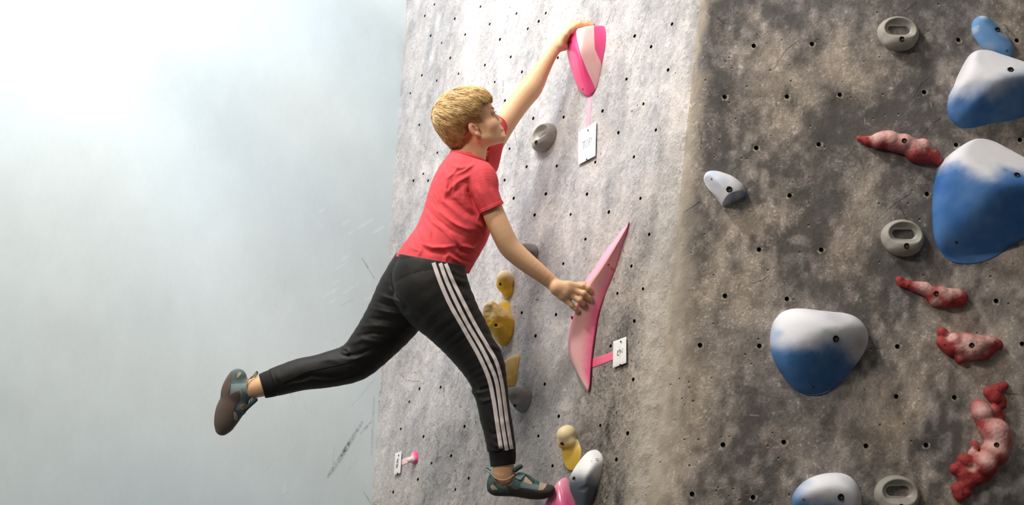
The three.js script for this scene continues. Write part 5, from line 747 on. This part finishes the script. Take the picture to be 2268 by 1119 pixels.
// a shell: open at the hems, the neck and the cuffs of the sleeves
const cutLL = (x, y, z) => smax(smax(cutL(x, y, z), cutLb(x, y, z), 0.01), cutLc(x, y, z), 0.01);
const shirtFold = (x, y, z) => shirtFolds(x, y, z) * ss(-4.62, -4.52, z) + 0.0012 * noise3(x * 22, y * 22, z * 22) + 0.0005 * noise3(x * 60, y * 60, z * 60);
const shirt = (x, y, z, raw) => {
  const t = shirtTorso(x, y, z), r = sleeveR(x, y, z), l = sleeveL(x, y, z), m = Math.min(t, r, l); if (m > 0.05) return m;
  const cr = cutR(x, y, z), cl = cutLL(x, y, z), hc = hemCut(x, y, z), nc = cutN(x, y, z) - (toPx(x, y, z)[0] > 1082 ? 9 : 0);
  let d = smin(smin(t, raw ? r : smax(r, cr, 0.002), 0.026), raw ? l : smax(l, cl, 0.002), 0.026); if (Math.abs(d) > 0.03) return d;
  const f = shirtFold(x, y, z); d -= f; if (raw) return d;
  d = smax(smax(d, hc, 0.002), nc, 0.003);
  const th = 0.0062 - f, hollow = Math.min(Math.max(r + th, -(cr + 0.028)), Math.max(l + th + 0.002, -(cl + 0.02)));
  return smax(d, -hollow, 0.0015);
};
const shirtRaw = (x, y, z) => shirt(x, y, z, true);
const cloth = (col, rough, extra) => mat(col, rough, { bumpMap: grainTex, bumpScale: 0.0003, ...extra });
{
  const top = part('t_shirt', settle(nets(shirt, ...box([cs(868, 330, 4.36), cs(1130, 625, 4.36), cs(868, 330, 4.96), cs(1130, 240, 4.96)], 0.03), 0.0036, { slack: 1.7 })), mat(0xdb474e, 0.85, { sheen: 0.35, sheenRoughness: 0.6, sheenColor: new THREE.Color(0xff9a9a) }), BOY);
  // ribbed collar, hems as fine raised bands
  const ring = []; const cc = cs(1037, 349, 4.668); for (let i = 0; i < 40; i++) { const g = i / 40 * 2 * Math.PI, a = Math.cos(g) * 37 / F * 4.668, b = Math.sin(g) * 0.066; ring.push(V(cc[0] + a * 0.955 , cc[1] - a * 0.29 + 0.004 * Math.sin(g), cc[2] + b)); }
  const rc = new THREE.TubeGeometry(new THREE.CatmullRomCurve3(ring, true), 80, 0.0088, 10, true); part('collar', settle(rc), mat(0xd6434b, 0.85), top);
  const band = (f, c, w) => (x, y, z) => { const d = f(x, y, z); return Math.max(d - 0.0016, Math.abs(c(x, y, z) + w / 2 + 0.0015) - w / 2, -d - 0.005); };
  const b1 = nets(band((x, y, z) => sleeveR(x, y, z) - shirtFold(x, y, z), cutR, 0.013), ...box([cs(1050, 440, 4.43), cs(1125, 480, 4.60)], 0.02), 0.0023, { slack: 1.7 }), b2 = nets(band(shirtRaw, hemCut, 0.013), ...box([cs(872, 555, 4.36), cs(1045, 610, 4.72)], 0.02), 0.0026, { slack: 1.7 });
  part('sleeve_hem', settle(b1), mat(0xdb474e, 0.85), top); part('waist_hem', settle(b2), mat(0xdb474e, 0.85), top);
}

// --- trousers
const trR = limb([[955, 590, 76, 4.47, 0.10], [954, 640, 84, 4.45, 0.115], [996, 702, 67, 4.43, 0.105], [1033, 752, 56, 4.42, 0.09], [1067, 803, 49, 4.405, 0.08], [1084, 850, 40, 4.39, 0.068], [1096, 918, 35, 4.37, 0.060], [1107, 968, 32.5, 4.355, 0.056], [1112, 1000, 31.5, 4.35, 0.052], [1113, 1016, 30, 4.35, 0.050]]);
const trL = limb([[945, 592, 74, 4.57, 0.10], [908, 644, 70, 4.58, 0.11], [873, 702, 62, 4.60, 0.10], [832, 755, 52, 4.61, 0.088], [788, 800, 44.5, 4.61, 0.076], [728, 819, 39, 4.59, 0.066], [668, 829, 35.5, 4.57, 0.060], [622, 843, 32.5, 4.555, 0.055], [604, 849, 31, 4.55, 0.052]]);
const trFolds = folds([
  [[[1000, 850], [1052, 872], [1072, 866]], 6, 0.006], [[[1046, 845], [1062, 866], [1084, 858]], 5, -0.005], [[[1052, 880], [1070, 890], [1090, 884]], 5, 0.004], [[[1075, 760], [1104, 772], [1120, 780]], 6, 0.004], [[[1058, 752], [1072, 764], [1100, 790]], 5, -0.004], [[[1070, 735], [1096, 748], [1110, 765]], 6, -0.004],
  [[[978, 590], [1008, 602], [1030, 614]], 6, 0.004], [[[1000, 612], [1020, 622], [1036, 624]], 6, 0.0055], [[[990, 625], [1015, 634], [1030, 636]], 5, -0.004], [[[1010, 640], [1040, 662], [1048, 690]], 8, 0.003], [[[1078, 975], [1100, 990], [1140, 985]], 6, 0.004], [[[1068, 950], [1092, 962], [1120, 958]], 6, -0.003], [[[1076, 992], [1110, 1004], [1144, 998]], 4, 0.004], [[[1085, 930], [1110, 938], [1130, 930]], 7, 0.003],
  [[[866, 612], [868, 634], [882, 660], [910, 690], [938, 712]], 6, -0.0075], [[[838, 652], [858, 660], [885, 668]], 5, 0.004], [[[832, 668], [860, 676], [895, 686]], 5, -0.004], [[[826, 684], [860, 692], [905, 700]], 5, 0.004], [[[815, 705], [850, 708], [900, 716]], 6, -0.004], [[[800, 722], [840, 722], [885, 730]], 6, 0.004], [[[790, 745], [825, 738], [870, 744]], 5, -0.004], [[[772, 762], [805, 752], [850, 762]], 6, 0.004],
  [[[757, 770], [770, 774], [772, 784], [756, 782]], 4, 0.006], [[[742, 778], [768, 790], [800, 784], [835, 768]], 6, -0.005], [[[752, 792], [790, 796], [828, 782]], 6, 0.004], [[[700, 800], [730, 796], [760, 802]], 7, 0.003], [[[690, 842], [730, 848], [780, 836], [812, 820]], 8, 0.003], [[[640, 850], [690, 832], [760, 838]], 6, -0.004], [[[625, 862], [650, 850], [690, 848]], 6, 0.004], [[[606, 830], [616, 850], [620, 872]], 4, -0.003]]);
const cuffCutR = cut([1078, 1002], [1146, 997], [1100, 950]), cuffCutL = cut([594, 818], [618, 880], [660, 830]), hipCut = cut([872, 560], [1040, 590], [950, 650]);
const trousers = (x, y, z) => {
  const a = trR(x, y, z), b = trL(x, y, z); let d = smin(a, b, 0.012); if (Math.abs(d) > 0.03) return d;
  d -= (trFolds(x, y, z)) * ss(-4.66, -4.54, z) + 0.0016 * noise3(x * 16, y * 16, z * 16) + 0.0006 * noise3(x * 50, y * 50, z * 50);
  d = smax(d, hipCut(x, y, z), 0.004); return smax(smax(d, cuffCutR(x, y, z), 0.004), cuffCutL(x, y, z), 0.004);
};
{
  const black = mat(0x1d1b1a, 0.62, { sheen: 0.12, sheenRoughness: 0.5, sheenColor: new THREE.Color(0x555555), specularIntensity: 0.6, bumpMap: grainTex, bumpScale: 0.0002 });
  const lo = box([cs(560, 560, 4.28), cs(1150, 1030, 4.28), cs(560, 560, 4.76), cs(1150, 1030, 4.76)], 0.02);
  const tr = part('trousers', settle(nets(trousers, ...lo, 0.0045, { slack: 1.7 })), black, BOY);
  // knitted cuffs
  const rib = mat(0x121212, 0.85), cR = limb([[1112, 996, 30, 4.35, 0.050], [1113.5, 1012, 29.5, 4.35, 0.048], [1113.5, 1033, 27.5, 4.347, 0.046], [1114, 1060, 27.5, 4.347, 0.046]]), cL = limb([[622, 843, 30.5, 4.555, 0.050], [600, 850, 30, 4.55, 0.049], [583, 855, 28, 4.55, 0.047], [560, 862, 28, 4.55, 0.047]]);
  const eR = cut([1083, 1035], [1142, 1028], [1113, 1010]), eL = cut([572, 826], [588, 884], [600, 850]), sR = cut([1078, 1000], [1146, 995], [1113, 1020]), sL = cut([603, 815], [626, 877], [580, 855]);
  const cuff = (l, e, s) => (x, y, z) => { const d = l(x, y, z); return smax(smax(smax(d, e(x, y, z), 0.004), s(x, y, z), 0.003), -Math.max(d + 0.006, -(e(x, y, z) + 0.02)), 0.002); };
  part('cuff', settle(nets(cuff(cR, eR, sR), ...box([cs(1075, 985, 4.27), cs(1150, 1045, 4.43)], 0.01), 0.0028, { slack: 1.6 })), rib, tr);
  part('cuff', settle(nets(cuff(cL, eL, sL), ...box([cs(560, 810, 4.47), cs(625, 892, 4.63)], 0.01), 0.0028, { slack: 1.6 })), rib, tr);
  // stripes and seams lie on the cloth
  const onCloth = (px, py, f, z0) => { let d = z0; for (let i = 0; i < 60; i++) { const v = f(...cs(px, py, d)); if (v < 3e-4) break; d += Math.max(v * 0.7, 2e-4); if (d > z0 + 0.5) return null; } return d; };
  function ribbon(pts, w, lift, name, m, z0) {
    const c = new THREE.CatmullRomCurve3(pts.map((p) => V(p[0], p[1], 0))), n = 90, pos = [], idx = [], NV = 5; let rows = 0;
    for (let i = 0; i <= n; i++) {
      const p = c.getPoint(i / n), t = c.getTangent(i / n), row = []; let okr = true;
      for (let j = 0; j < NV; j++) { const v = (j / (NV - 1) - 0.5) * w, x = p.x - t.y * v, y = p.y + t.x * v, d = onCloth(x, y, trousers, z0); if (d === null) { okr = false; break; } row.push(cs(x, y, d - lift)); }
      if (!okr) { if (rows) break; else continue; } row.forEach((q) => pos.push(...q)); const b0 = cs(p.x, p.y, 0); row.forEach((q) => pos.push(q[0], q[1], q[2] - lift - 0.0006)); rows++;
    }
    const S = NV * 2; for (let i = 0; i < rows - 1; i++) { const a = i * S, b = a + S; for (let j = 0; j < NV - 1; j++) idx.push(a + j, b + j, b + j + 1, a + j, b + j + 1, a + j + 1); for (const [p, q] of [[0, NV], [2 * NV - 1, NV - 1]]) idx.push(a + p, b + q, b + p, a + p, a + q, b + q); }
    const g = new THREE.BufferGeometry(); g.setAttribute('position', new THREE.Float32BufferAttribute(pos, 3)); g.setIndex(idx); g.computeVertexNormals(); part(name, settle(g), m, tr);
  }
  const white = mat(0xe2d8d6, 0.8, { side: THREE.DoubleSide });
  ribbon([[960, 582], [976, 627], [997, 675], [1024, 723], [1042, 755], [1060, 787], [1082, 837], [1093, 885], [1101, 937], [1110.5, 1000]], 9, 0.0012, 'stripe', white, 4.25);
  ribbon([[975, 583], [989, 622], [1013, 675], [1037, 721], [1062, 763], [1082, 802], [1098, 840], [1106, 885], [1112.5, 937], [1122.5, 998]], 8.5, 0.0012, 'stripe', white, 4.25);
  ribbon([[987, 584], [1003, 622], [1029, 675], [1053, 721], [1075, 759], [1098, 799], [1111, 845], [1117, 885], [1124, 937], [1133.5, 995]], 8, 0.0012, 'stripe', white, 4.25);
  const dk = mat(0x060606, 0.9, { side: THREE.DoubleSide });
  ribbon([[905, 722], [880, 742], [850, 760], [800, 790], [770, 803], [720, 815], [680, 824], [650, 838], [628, 848]], 1.6, 0.0012, 'seam', dk, 4.35);
}

// --- climbing shoes
function shoe(o) {
  const F0 = limb6(o.st), S = (x, y, z) => { let d = F0(x, y, z); if (o.heel) d = smin(d, cone(x, y, z, ...o.heel), 0.012); return d; };
  const open = region(o.collar), ankle = limb(o.ankle), lo = box(o.st.map((s) => cs(s[0], s[1], s[3])), 0.075);
  const base = (x, y, z) => { const d = S(x, y, z); if (d > 0.03) return d; return smax(smax(d, -open(x, y, z), 0.002), -(ankle(x, y, z) - 0.001), 0.002); };
  const T = o.tones || [[0.045, 0.088, 0.075], [0.06, 0.11, 0.095], [0.15, 0.23, 0.24]], n0 = (x, y, z) => noise3(x * 50, y * 50, z * 50);
  const up = part('climbing_shoe', settle(nets((x, y, z) => base(x, y, z), ...lo, 0.0024, { slack: 1.6, color: (x, y, z) => { const q = -region(o.light)(x, y, z); return mix3(mix3(T[0], T[1], 0.5 + 0.5 * n0(x, y, z)), T[2], ss(-0.001, 0.001, q)); } })), vmat(0.8), BOY, o.label);
  const add = (name, poly, lift, m, kk = 0.0015) => { const r = region(poly), g = (x, y, z) => { const d = base(x, y, z); if (Math.abs(d) > 0.03) return d; return smax(smax(d - lift, r(x, y, z), kk), -d - 0.003, 0.001); }; const P = poly.map((p) => cs(p[0], p[1], o.st[2][3])), bb = box(P, 0.012); bb[0][2] = lo[0][2]; bb[1][2] = lo[1][2]; return part(name, settle(nets(g, ...bb, 0.0019, { slack: 1.7 })), m, up); };
  const facing = (poly, zc) => poly;
  add('rubber_sole', o.sole, 0.0016, mat(o.rubber || 0x3a302c, 0.7, { bumpMap: grainTex, bumpScale: 0.0003 }));
  for (const w of o.windows) { const r = region(w), g = (x, y, z) => { const d = base(x, y, z); if (Math.abs(d) > 0.03) return d; return smax(smax(smax(d - 0.0010, r(x, y, z), 0.001), -d - 0.003, 0.001), -(z + o.st[2][3]) , 0.001); }; const bb = box(w.map((p) => cs(p[0], p[1], o.st[2][3])), 0.008); bb[0][2] = lo[0][2]; bb[1][2] = lo[1][2]; part('lining_panel', settle(nets(g, ...bb, 0.0018, { slack: 1.7 })), mat(0xb3a08c, 0.9), up); }
  for (const [poly, lift, col] of o.straps) add('strap', poly, lift, mat(col, 0.75), 0.002);
  const tube = (pts, r, name, m) => part(name, settle(mergeGeometries([new THREE.TubeGeometry(new THREE.CatmullRomCurve3(pts.map((p) => V(...cs(...p)))), 20, r, 10), ...[pts[0], pts[pts.length - 1]].map((p) => new THREE.SphereGeometry(r, 12, 8).translate(...cs(...p)))])), m, up);
  for (const [pts, r, name, col] of o.tubes) tube(pts, r, name, mat(col, 0.8));
  return up;
}
const zr = (list) => list.map(([x, y]) => [1040 + x / 7.036, 960 + y / 7.036]), zl = (list) => list.map(([x, y]) => [440 + x / 5.595, 790 + y / 5.595]);
shoe({ label: 'climbing shoe standing on the pink foothold',
  st: [[1097, 1072, 18.5, 4.345, 0.030], [1103, 1078, 19.5, 4.345, 0.033], [1127, 1078, 20.5, 4.345, 0.036], [1150, 1075, 25.5, 4.342, 0.038], [1174, 1082, 22.5, 4.338, 0.040], [1198, 1088, 17, 4.334, 0.038], [1213, 1087, 12.5, 4.332, 0.031], [1221, 1084, 7.5, 4.331, 0.022]],
  heel: [cs(1094, 1058, 4.345), cs(1096, 1078, 4.345), 11 / F * 4.345, 16 / F * 4.345],
  collar: zr([[330, 560], [352, 620], [400, 690], [470, 712], [530, 726], [600, 690], [660, 640], [705, 590], [740, 520], [720, 430], [330, 450]]), ankle: [[1113, 1020, 24, 4.345], [1116, 1050, 24, 4.345], [1118, 1062, 22, 4.345]],
  light: zr([[790, 790], [830, 760], [960, 790], [1075, 800], [1080, 880], [800, 850]]),
  sole: zr([[250, 860], [330, 915], [480, 935], [620, 925], [560, 800], [545, 745], [640, 830], [720, 870], [800, 845], [900, 860], [1000, 880], [1075, 900], [1150, 880], [1205, 800], [1280, 795], [1360, 800], [1340, 900], [1220, 1020], [1090, 1060], [880, 1040], [700, 1000], [400, 990], [250, 950]]),
  windows: [zr([[322, 830], [352, 798], [400, 830], [455, 882], [350, 892]]), zr([[835, 765], [872, 670], [985, 775], [965, 812]]), zr([[1070, 892], [1090, 770], [1110, 750], [1205, 795], [1190, 840], [1140, 890]])],
  straps: [[zr([[705, 690], [740, 625], [800, 560], [860, 570], [893, 612], [850, 670], [800, 735], [750, 722]]), 0.0045, 0x667f83], [zr([[868, 640], [893, 612], [960, 670], [1005, 740], [985, 775], [930, 700]]), 0.0035, 0x3a4a49], [zr([[700, 600], [730, 500], [790, 485], [822, 520], [815, 565], [740, 600]]), 0.006, 0x2c3d3d]],
  tubes: [[[[1085, 1048, 4.33], [1078, 1043, 4.335], [1072, 1039, 4.34], [1077, 1036, 4.345], [1086, 1042, 4.35]], 0.0028, 'heel_loop', 0x8fa6a4], [[[1141, 1042, 4.322], [1147, 1037, 4.322], [1153, 1034, 4.328]], 0.0085, 'tongue', 0x35494a], [[[1092, 1066, 4.3095], [1095, 1064, 4.3088], [1097, 1068, 4.3082]], 0.0006, 'heel_print', 0xb89a3a], [[[1100, 1067, 4.3075], [1101.5, 1071, 4.3072], [1105, 1069, 4.3068]], 0.0006, 'heel_print', 0xb89a3a], [[[1107, 1074, 4.3062], [1109.5, 1070.5, 4.3062], [1111, 1075, 4.306]], 0.0006, 'heel_print', 0xb89a3a], [[[1089, 1050, 4.318], [1097, 1059, 4.306], [1106, 1063, 4.304], [1117, 1064, 4.303], [1128, 1060, 4.303], [1138, 1053, 4.306]], 0.0022, 'collar_lining', 0xc3a283]] });
shoe({ label: 'climbing shoe on the foot swung back',
  st: [[527, 836, 19, 4.55, 0.026], [524, 848, 24, 4.55, 0.031], [521, 868, 30, 4.55, 0.034], [519, 890, 31, 4.55, 0.037], [508, 912, 29.5, 4.55, 0.038], [499, 934, 23.5, 4.55, 0.037], [493, 949, 15, 4.55, 0.030]],
  heel: [cs(532, 866, 4.55), cs(549, 862, 4.55), 27 / F * 4.55, 22 / F * 4.55], collar: zl([[640, 200], [640, 250], [605, 320], [597, 400], [622, 480], [668, 515], [740, 560], [800, 520], [820, 300], [720, 200]]), ankle: [[590, 852, 22, 4.55], [572, 858, 20.5, 4.55], [562, 860, 18, 4.55]], tones: [[0.085, 0.125, 0.12], [0.11, 0.15, 0.145], [0.20, 0.27, 0.28]], rubber: 0x66574f,
  light: zl([[400, 340], [600, 330], [660, 500], [600, 720], [470, 640], [505, 430], [395, 480]]),
  sole: zl([[440, 120], [470, 135], [410, 180], [398, 330], [370, 480], [430, 445], [500, 420], [515, 470], [500, 560], [462, 620], [430, 690], [430, 760], [460, 830], [430, 900], [340, 1000], [200, 1000], [160, 780], [250, 500], [300, 200], [380, 110]]),
  windows: [zl([[470, 265], [480, 215], [510, 190], [530, 205], [520, 235], [490, 265]]), zl([[505, 640], [520, 595], [560, 580], [595, 595], [590, 640], [545, 675]]), zl([[430, 690], [450, 685], [490, 740], [480, 795], [440, 790]])],
  straps: [[zl([[610, 605], [640, 530], [690, 510], [725, 560], [715, 610], [640, 650], [600, 690], [590, 650]]), 0.005, 0x33474b], [zl([[455, 640], [500, 660], [545, 690], [600, 660], [630, 640], [600, 690], [500, 770], [480, 700]]), 0.0035, 0x50686c]],
  tubes: [[[[556, 838, 4.53], [563, 830, 4.532], [567, 823, 4.54], [570, 826, 4.55], [562, 838, 4.56]], 0.0035, 'heel_loop', 0xa8a893], [[[545, 905, 4.535], [556, 895, 4.53], [566, 886, 4.53]], 0.0085, 'strap_end', 0x3c4f53], [[[557, 834, 4.530], [549, 843, 4.519], [546, 855, 4.515], [547, 867, 4.516], [553, 877, 4.521]], 0.0030, 'collar_lining', 0xc0a68c], [[[536, 862, 4.5075], [538, 864, 4.5075]], 0.0009, 'side_print', 0x16201f], [[[539, 869, 4.5075], [541, 873, 4.508]], 0.0009, 'side_print', 0x16201f]] });

// --- hair: a cap with the hairline of the photo, and locks that grow along it
{
  const hp = (u, v) => { const h = toHead(...cs(u, v, 4.68)); return [h[0], h[1]]; };
  const outline = zoomPts([[978, 268], [940, 300], [900, 350], [855, 366], [812, 372], [802, 450], [804, 540], [812, 610], [828, 655], [780, 640], [725, 600], [680, 590], [638, 605], [618, 660], [615, 740], [570, 830], [545, 900], [540, 1000], [440, 1005], [390, 985], [320, 905], [240, 805], [172, 695], [140, 600], [118, 500], [120, 400], [150, 310], [210, 220], [300, 145], [400, 105], [500, 92], [620, 88], [720, 90], [810, 102], [880, 135], [940, 175], [985, 225]], 6.582, 940, 180).map((p) => hp(...p));
  const cap = (x, y, z) => {
    let d = ell(x, y, z, [-0.008, 0.026, 0], [0.122, 0.096, 0.0865]); d = smin(d, ell(x, y, z, [-0.058, -0.02, 0], [0.062, 0.085, 0.064]), 0.03); d = smin(d, ell(x, y, z, [0.03, 0.03, 0], [0.084, 0.082, 0.080]), 0.02);
    d = smax(d, poly2(outline, x, y) - 0.003, 0.020); d += 0.0022 * noise3(x * 45 + y * 30, y * 40, z * 90) + 0.001 * noise3(x * 120, y * 100, z * 220);
    return Math.max(d, -(headLocal(x, y, z) + 0.004));
  };
  const G = [0.68, 0.42, 0.165], Lt = [0.90, 0.68, 0.36], Dk = [0.42, 0.23, 0.085];
  const hm = new THREE.Matrix4().set(hx[0] * HS, hy[0] * HS, hz[0] * HS, HO[0], hx[1] * HS, hy[1] * HS, hz[1] * HS, HO[1], hx[2] * HS, hy[2] * HS, hz[2] * HS, HO[2], 0, 0, 0, 1);
  const sides = (x, y) => ss(0.06, -0.05, y);      // short sides darker blond; the paler top has light from above painted in
  const cg = nets(cap, [-0.14, -0.11, -0.1], [0.125, 0.13, 0.1], 0.003, { slack: 1.5, color: (x, y, z) => mix3(mix3(G, Dk, sides(x, y) * 0.6), Dk, 0.12 + 0.3 * noise3(x * 60, y * 40, z * 60)) });
  const hair = part('hair', settle(cg.clone().applyMatrix4(hm)), vmat(0.6, { sheen: 0.2 }), BOY);
  const P = cg.attributes.position, Nn = cg.attributes.normal, I = cg.index, tri = []; let area = 0;
  for (let i = 0; i < I.count; i += 3) { const a = V().fromBufferAttribute(P, I.getX(i)), b = V().fromBufferAttribute(P, I.getX(i + 1)), c = V().fromBufferAttribute(P, I.getX(i + 2)), s = b.clone().sub(a).cross(c.clone().sub(a)).length() / 2; const o = (a.x + b.x + c.x) / 3, q = (a.y + b.y + c.y) / 3, w = (a.z + b.z + c.z) / 3; if (headLocal(o, q, w) < 0.003) continue; area += s; tri.push([area, a, b, c]); }
  const pos = [], nor = [], col = [], idx = [];
  const grad = (p) => { const e = 0.002; return V(cap(p.x + e, p.y, p.z) - cap(p.x - e, p.y, p.z), cap(p.x, p.y + e, p.z) - cap(p.x, p.y - e, p.z), cap(p.x, p.y, p.z + e) - cap(p.x, p.y, p.z - e)).normalize(); };
  const whorl = V(-0.085, 0.085, 0.01);
  for (let k = 0; k < 6200; k++) {
    const r = rnd() * area; let lo = 0, hi = tri.length - 1; while (lo < hi) { const m = (lo + hi) >> 1; if (tri[m][0] < r) lo = m + 1; else hi = m; }
    const [, A, B, C] = tri[lo]; let u = rnd(), v = rnd(); if (u + v > 1) { u = 1 - u; v = 1 - v; }
    const p = A.clone().addScaledVector(B.clone().sub(A), u).addScaledVector(C.clone().sub(A), v); let n = grad(p);
    const topness = ss(-0.01, 0.07, p.y), len = mix(0.016, 0.036, topness) * (0.6 + 0.8 * rnd()), steps = 6, w0 = (0.0007 + 0.0011 * rnd()) * mix(0.75, 1.1, topness), lift0 = 0.001 + (0.002 + 0.002 * topness) * rnd(), jx = rnd() - 0.5, jz = rnd() - 0.5, clump = noise3(p.x * 38, p.y * 38, p.z * 38), cl2 = noise3(p.x * 70 + 9, p.y * 70, p.z * 70);
    const tone = clamp(0.45 + 0.55 * topness * 0.6 + 0.5 * cl2 + 0.25 * clump + (rnd() - 0.5) * 0.4 - 0.25 * sides(p.x, p.y)), cc = tone > 0.5 ? mix3(G, Lt, (tone - 0.5) * 2) : mix3(Dk, G, tone * 2);
    const q = p.clone(), start = pos.length / 3; p.addScaledVector(n, -0.002); let okk = true;
    const back = ss(0.0, -0.08, q.x), f0 = V(mix(0.65, 0.42, back), mix(-0.45, -1.0, ss(0.105, 0.03, q.y)), 0);
    let cur = q.clone().addScaledVector(n, lift0 * 0.4), dir = V();
    for (let s = 0; s <= steps; s++) {
      n = grad(cur); const out = cur.clone().sub(whorl).normalize(); dir.copy(f0).addScaledVector(out, 0.45); dir.z += 1.0 * clump * (0.4 + topness) + 0.6 * cl2 + 0.7 * jz + 0.35 * topness * Math.sign(q.z); dir.x += 0.7 * cl2 + 0.5 * jx; dir.y += 0.5 * clump; dir.addScaledVector(n, -dir.dot(n)).normalize(); dir.addScaledVector(n, (0.06 + 0.22 * topness * Math.max(0, clump + 0.25)) * (s / steps)).normalize();
      const side = dir.clone().cross(n).normalize(), t = s / steps, ww = w0 * (t < 0.2 ? 0.6 + 2 * t : 1) * (1 - Math.pow(t, 2.2) * 0.92), hgt = ww * 0.75;
      for (let j = 0; j < 4; j++) { const g = [[1, -0.4], [0, 1], [-1, -0.4], [0, -0.8]][j], nn = side.clone().multiplyScalar(g[0]).addScaledVector(n, g[1] * 0.9).normalize(); pos.push(cur.x + side.x * ww * g[0] + n.x * hgt * g[1], cur.y + side.y * ww * g[0] + n.y * hgt * g[1], cur.z + side.z * ww * g[0] + n.z * hgt * g[1]); nor.push(nn.x, nn.y, nn.z); const fade = 0.9 + 0.2 * t; col.push(cc[0] * fade, cc[1] * fade, cc[2] * fade); }
      cur.addScaledVector(dir, len / steps); const d = cap(cur.x, cur.y, cur.z); cur.addScaledVector(grad(cur), -clamp(d - lift0 - 0.0015 * t * topness, -0.002, 0.002) * 0.7);
    }
    for (let s = 0; s < steps; s++) for (let j = 0; j < 4; j++) { const a = start + s * 4 + j, b = start + s * 4 + (j + 1) % 4; idx.push(a, b + 4, b, a, a + 4, b + 4); }
  }
  const g = new THREE.BufferGeometry(); g.setAttribute('position', new THREE.Float32BufferAttribute(pos, 3)); g.setAttribute('normal', new THREE.Float32BufferAttribute(nor, 3)); g.setAttribute('color', new THREE.Float32BufferAttribute(col, 3)); g.setIndex(idx);
  part('hair_locks', settle(g.applyMatrix4(hm)), vmat(0.5, { sheen: 0.3, side: THREE.DoubleSide }), hair);
}

scene.traverse((o) => { if (o.isMesh) { o.castShadow = true; o.receiveShadow = true; } });
renderer.render(scene, camera);
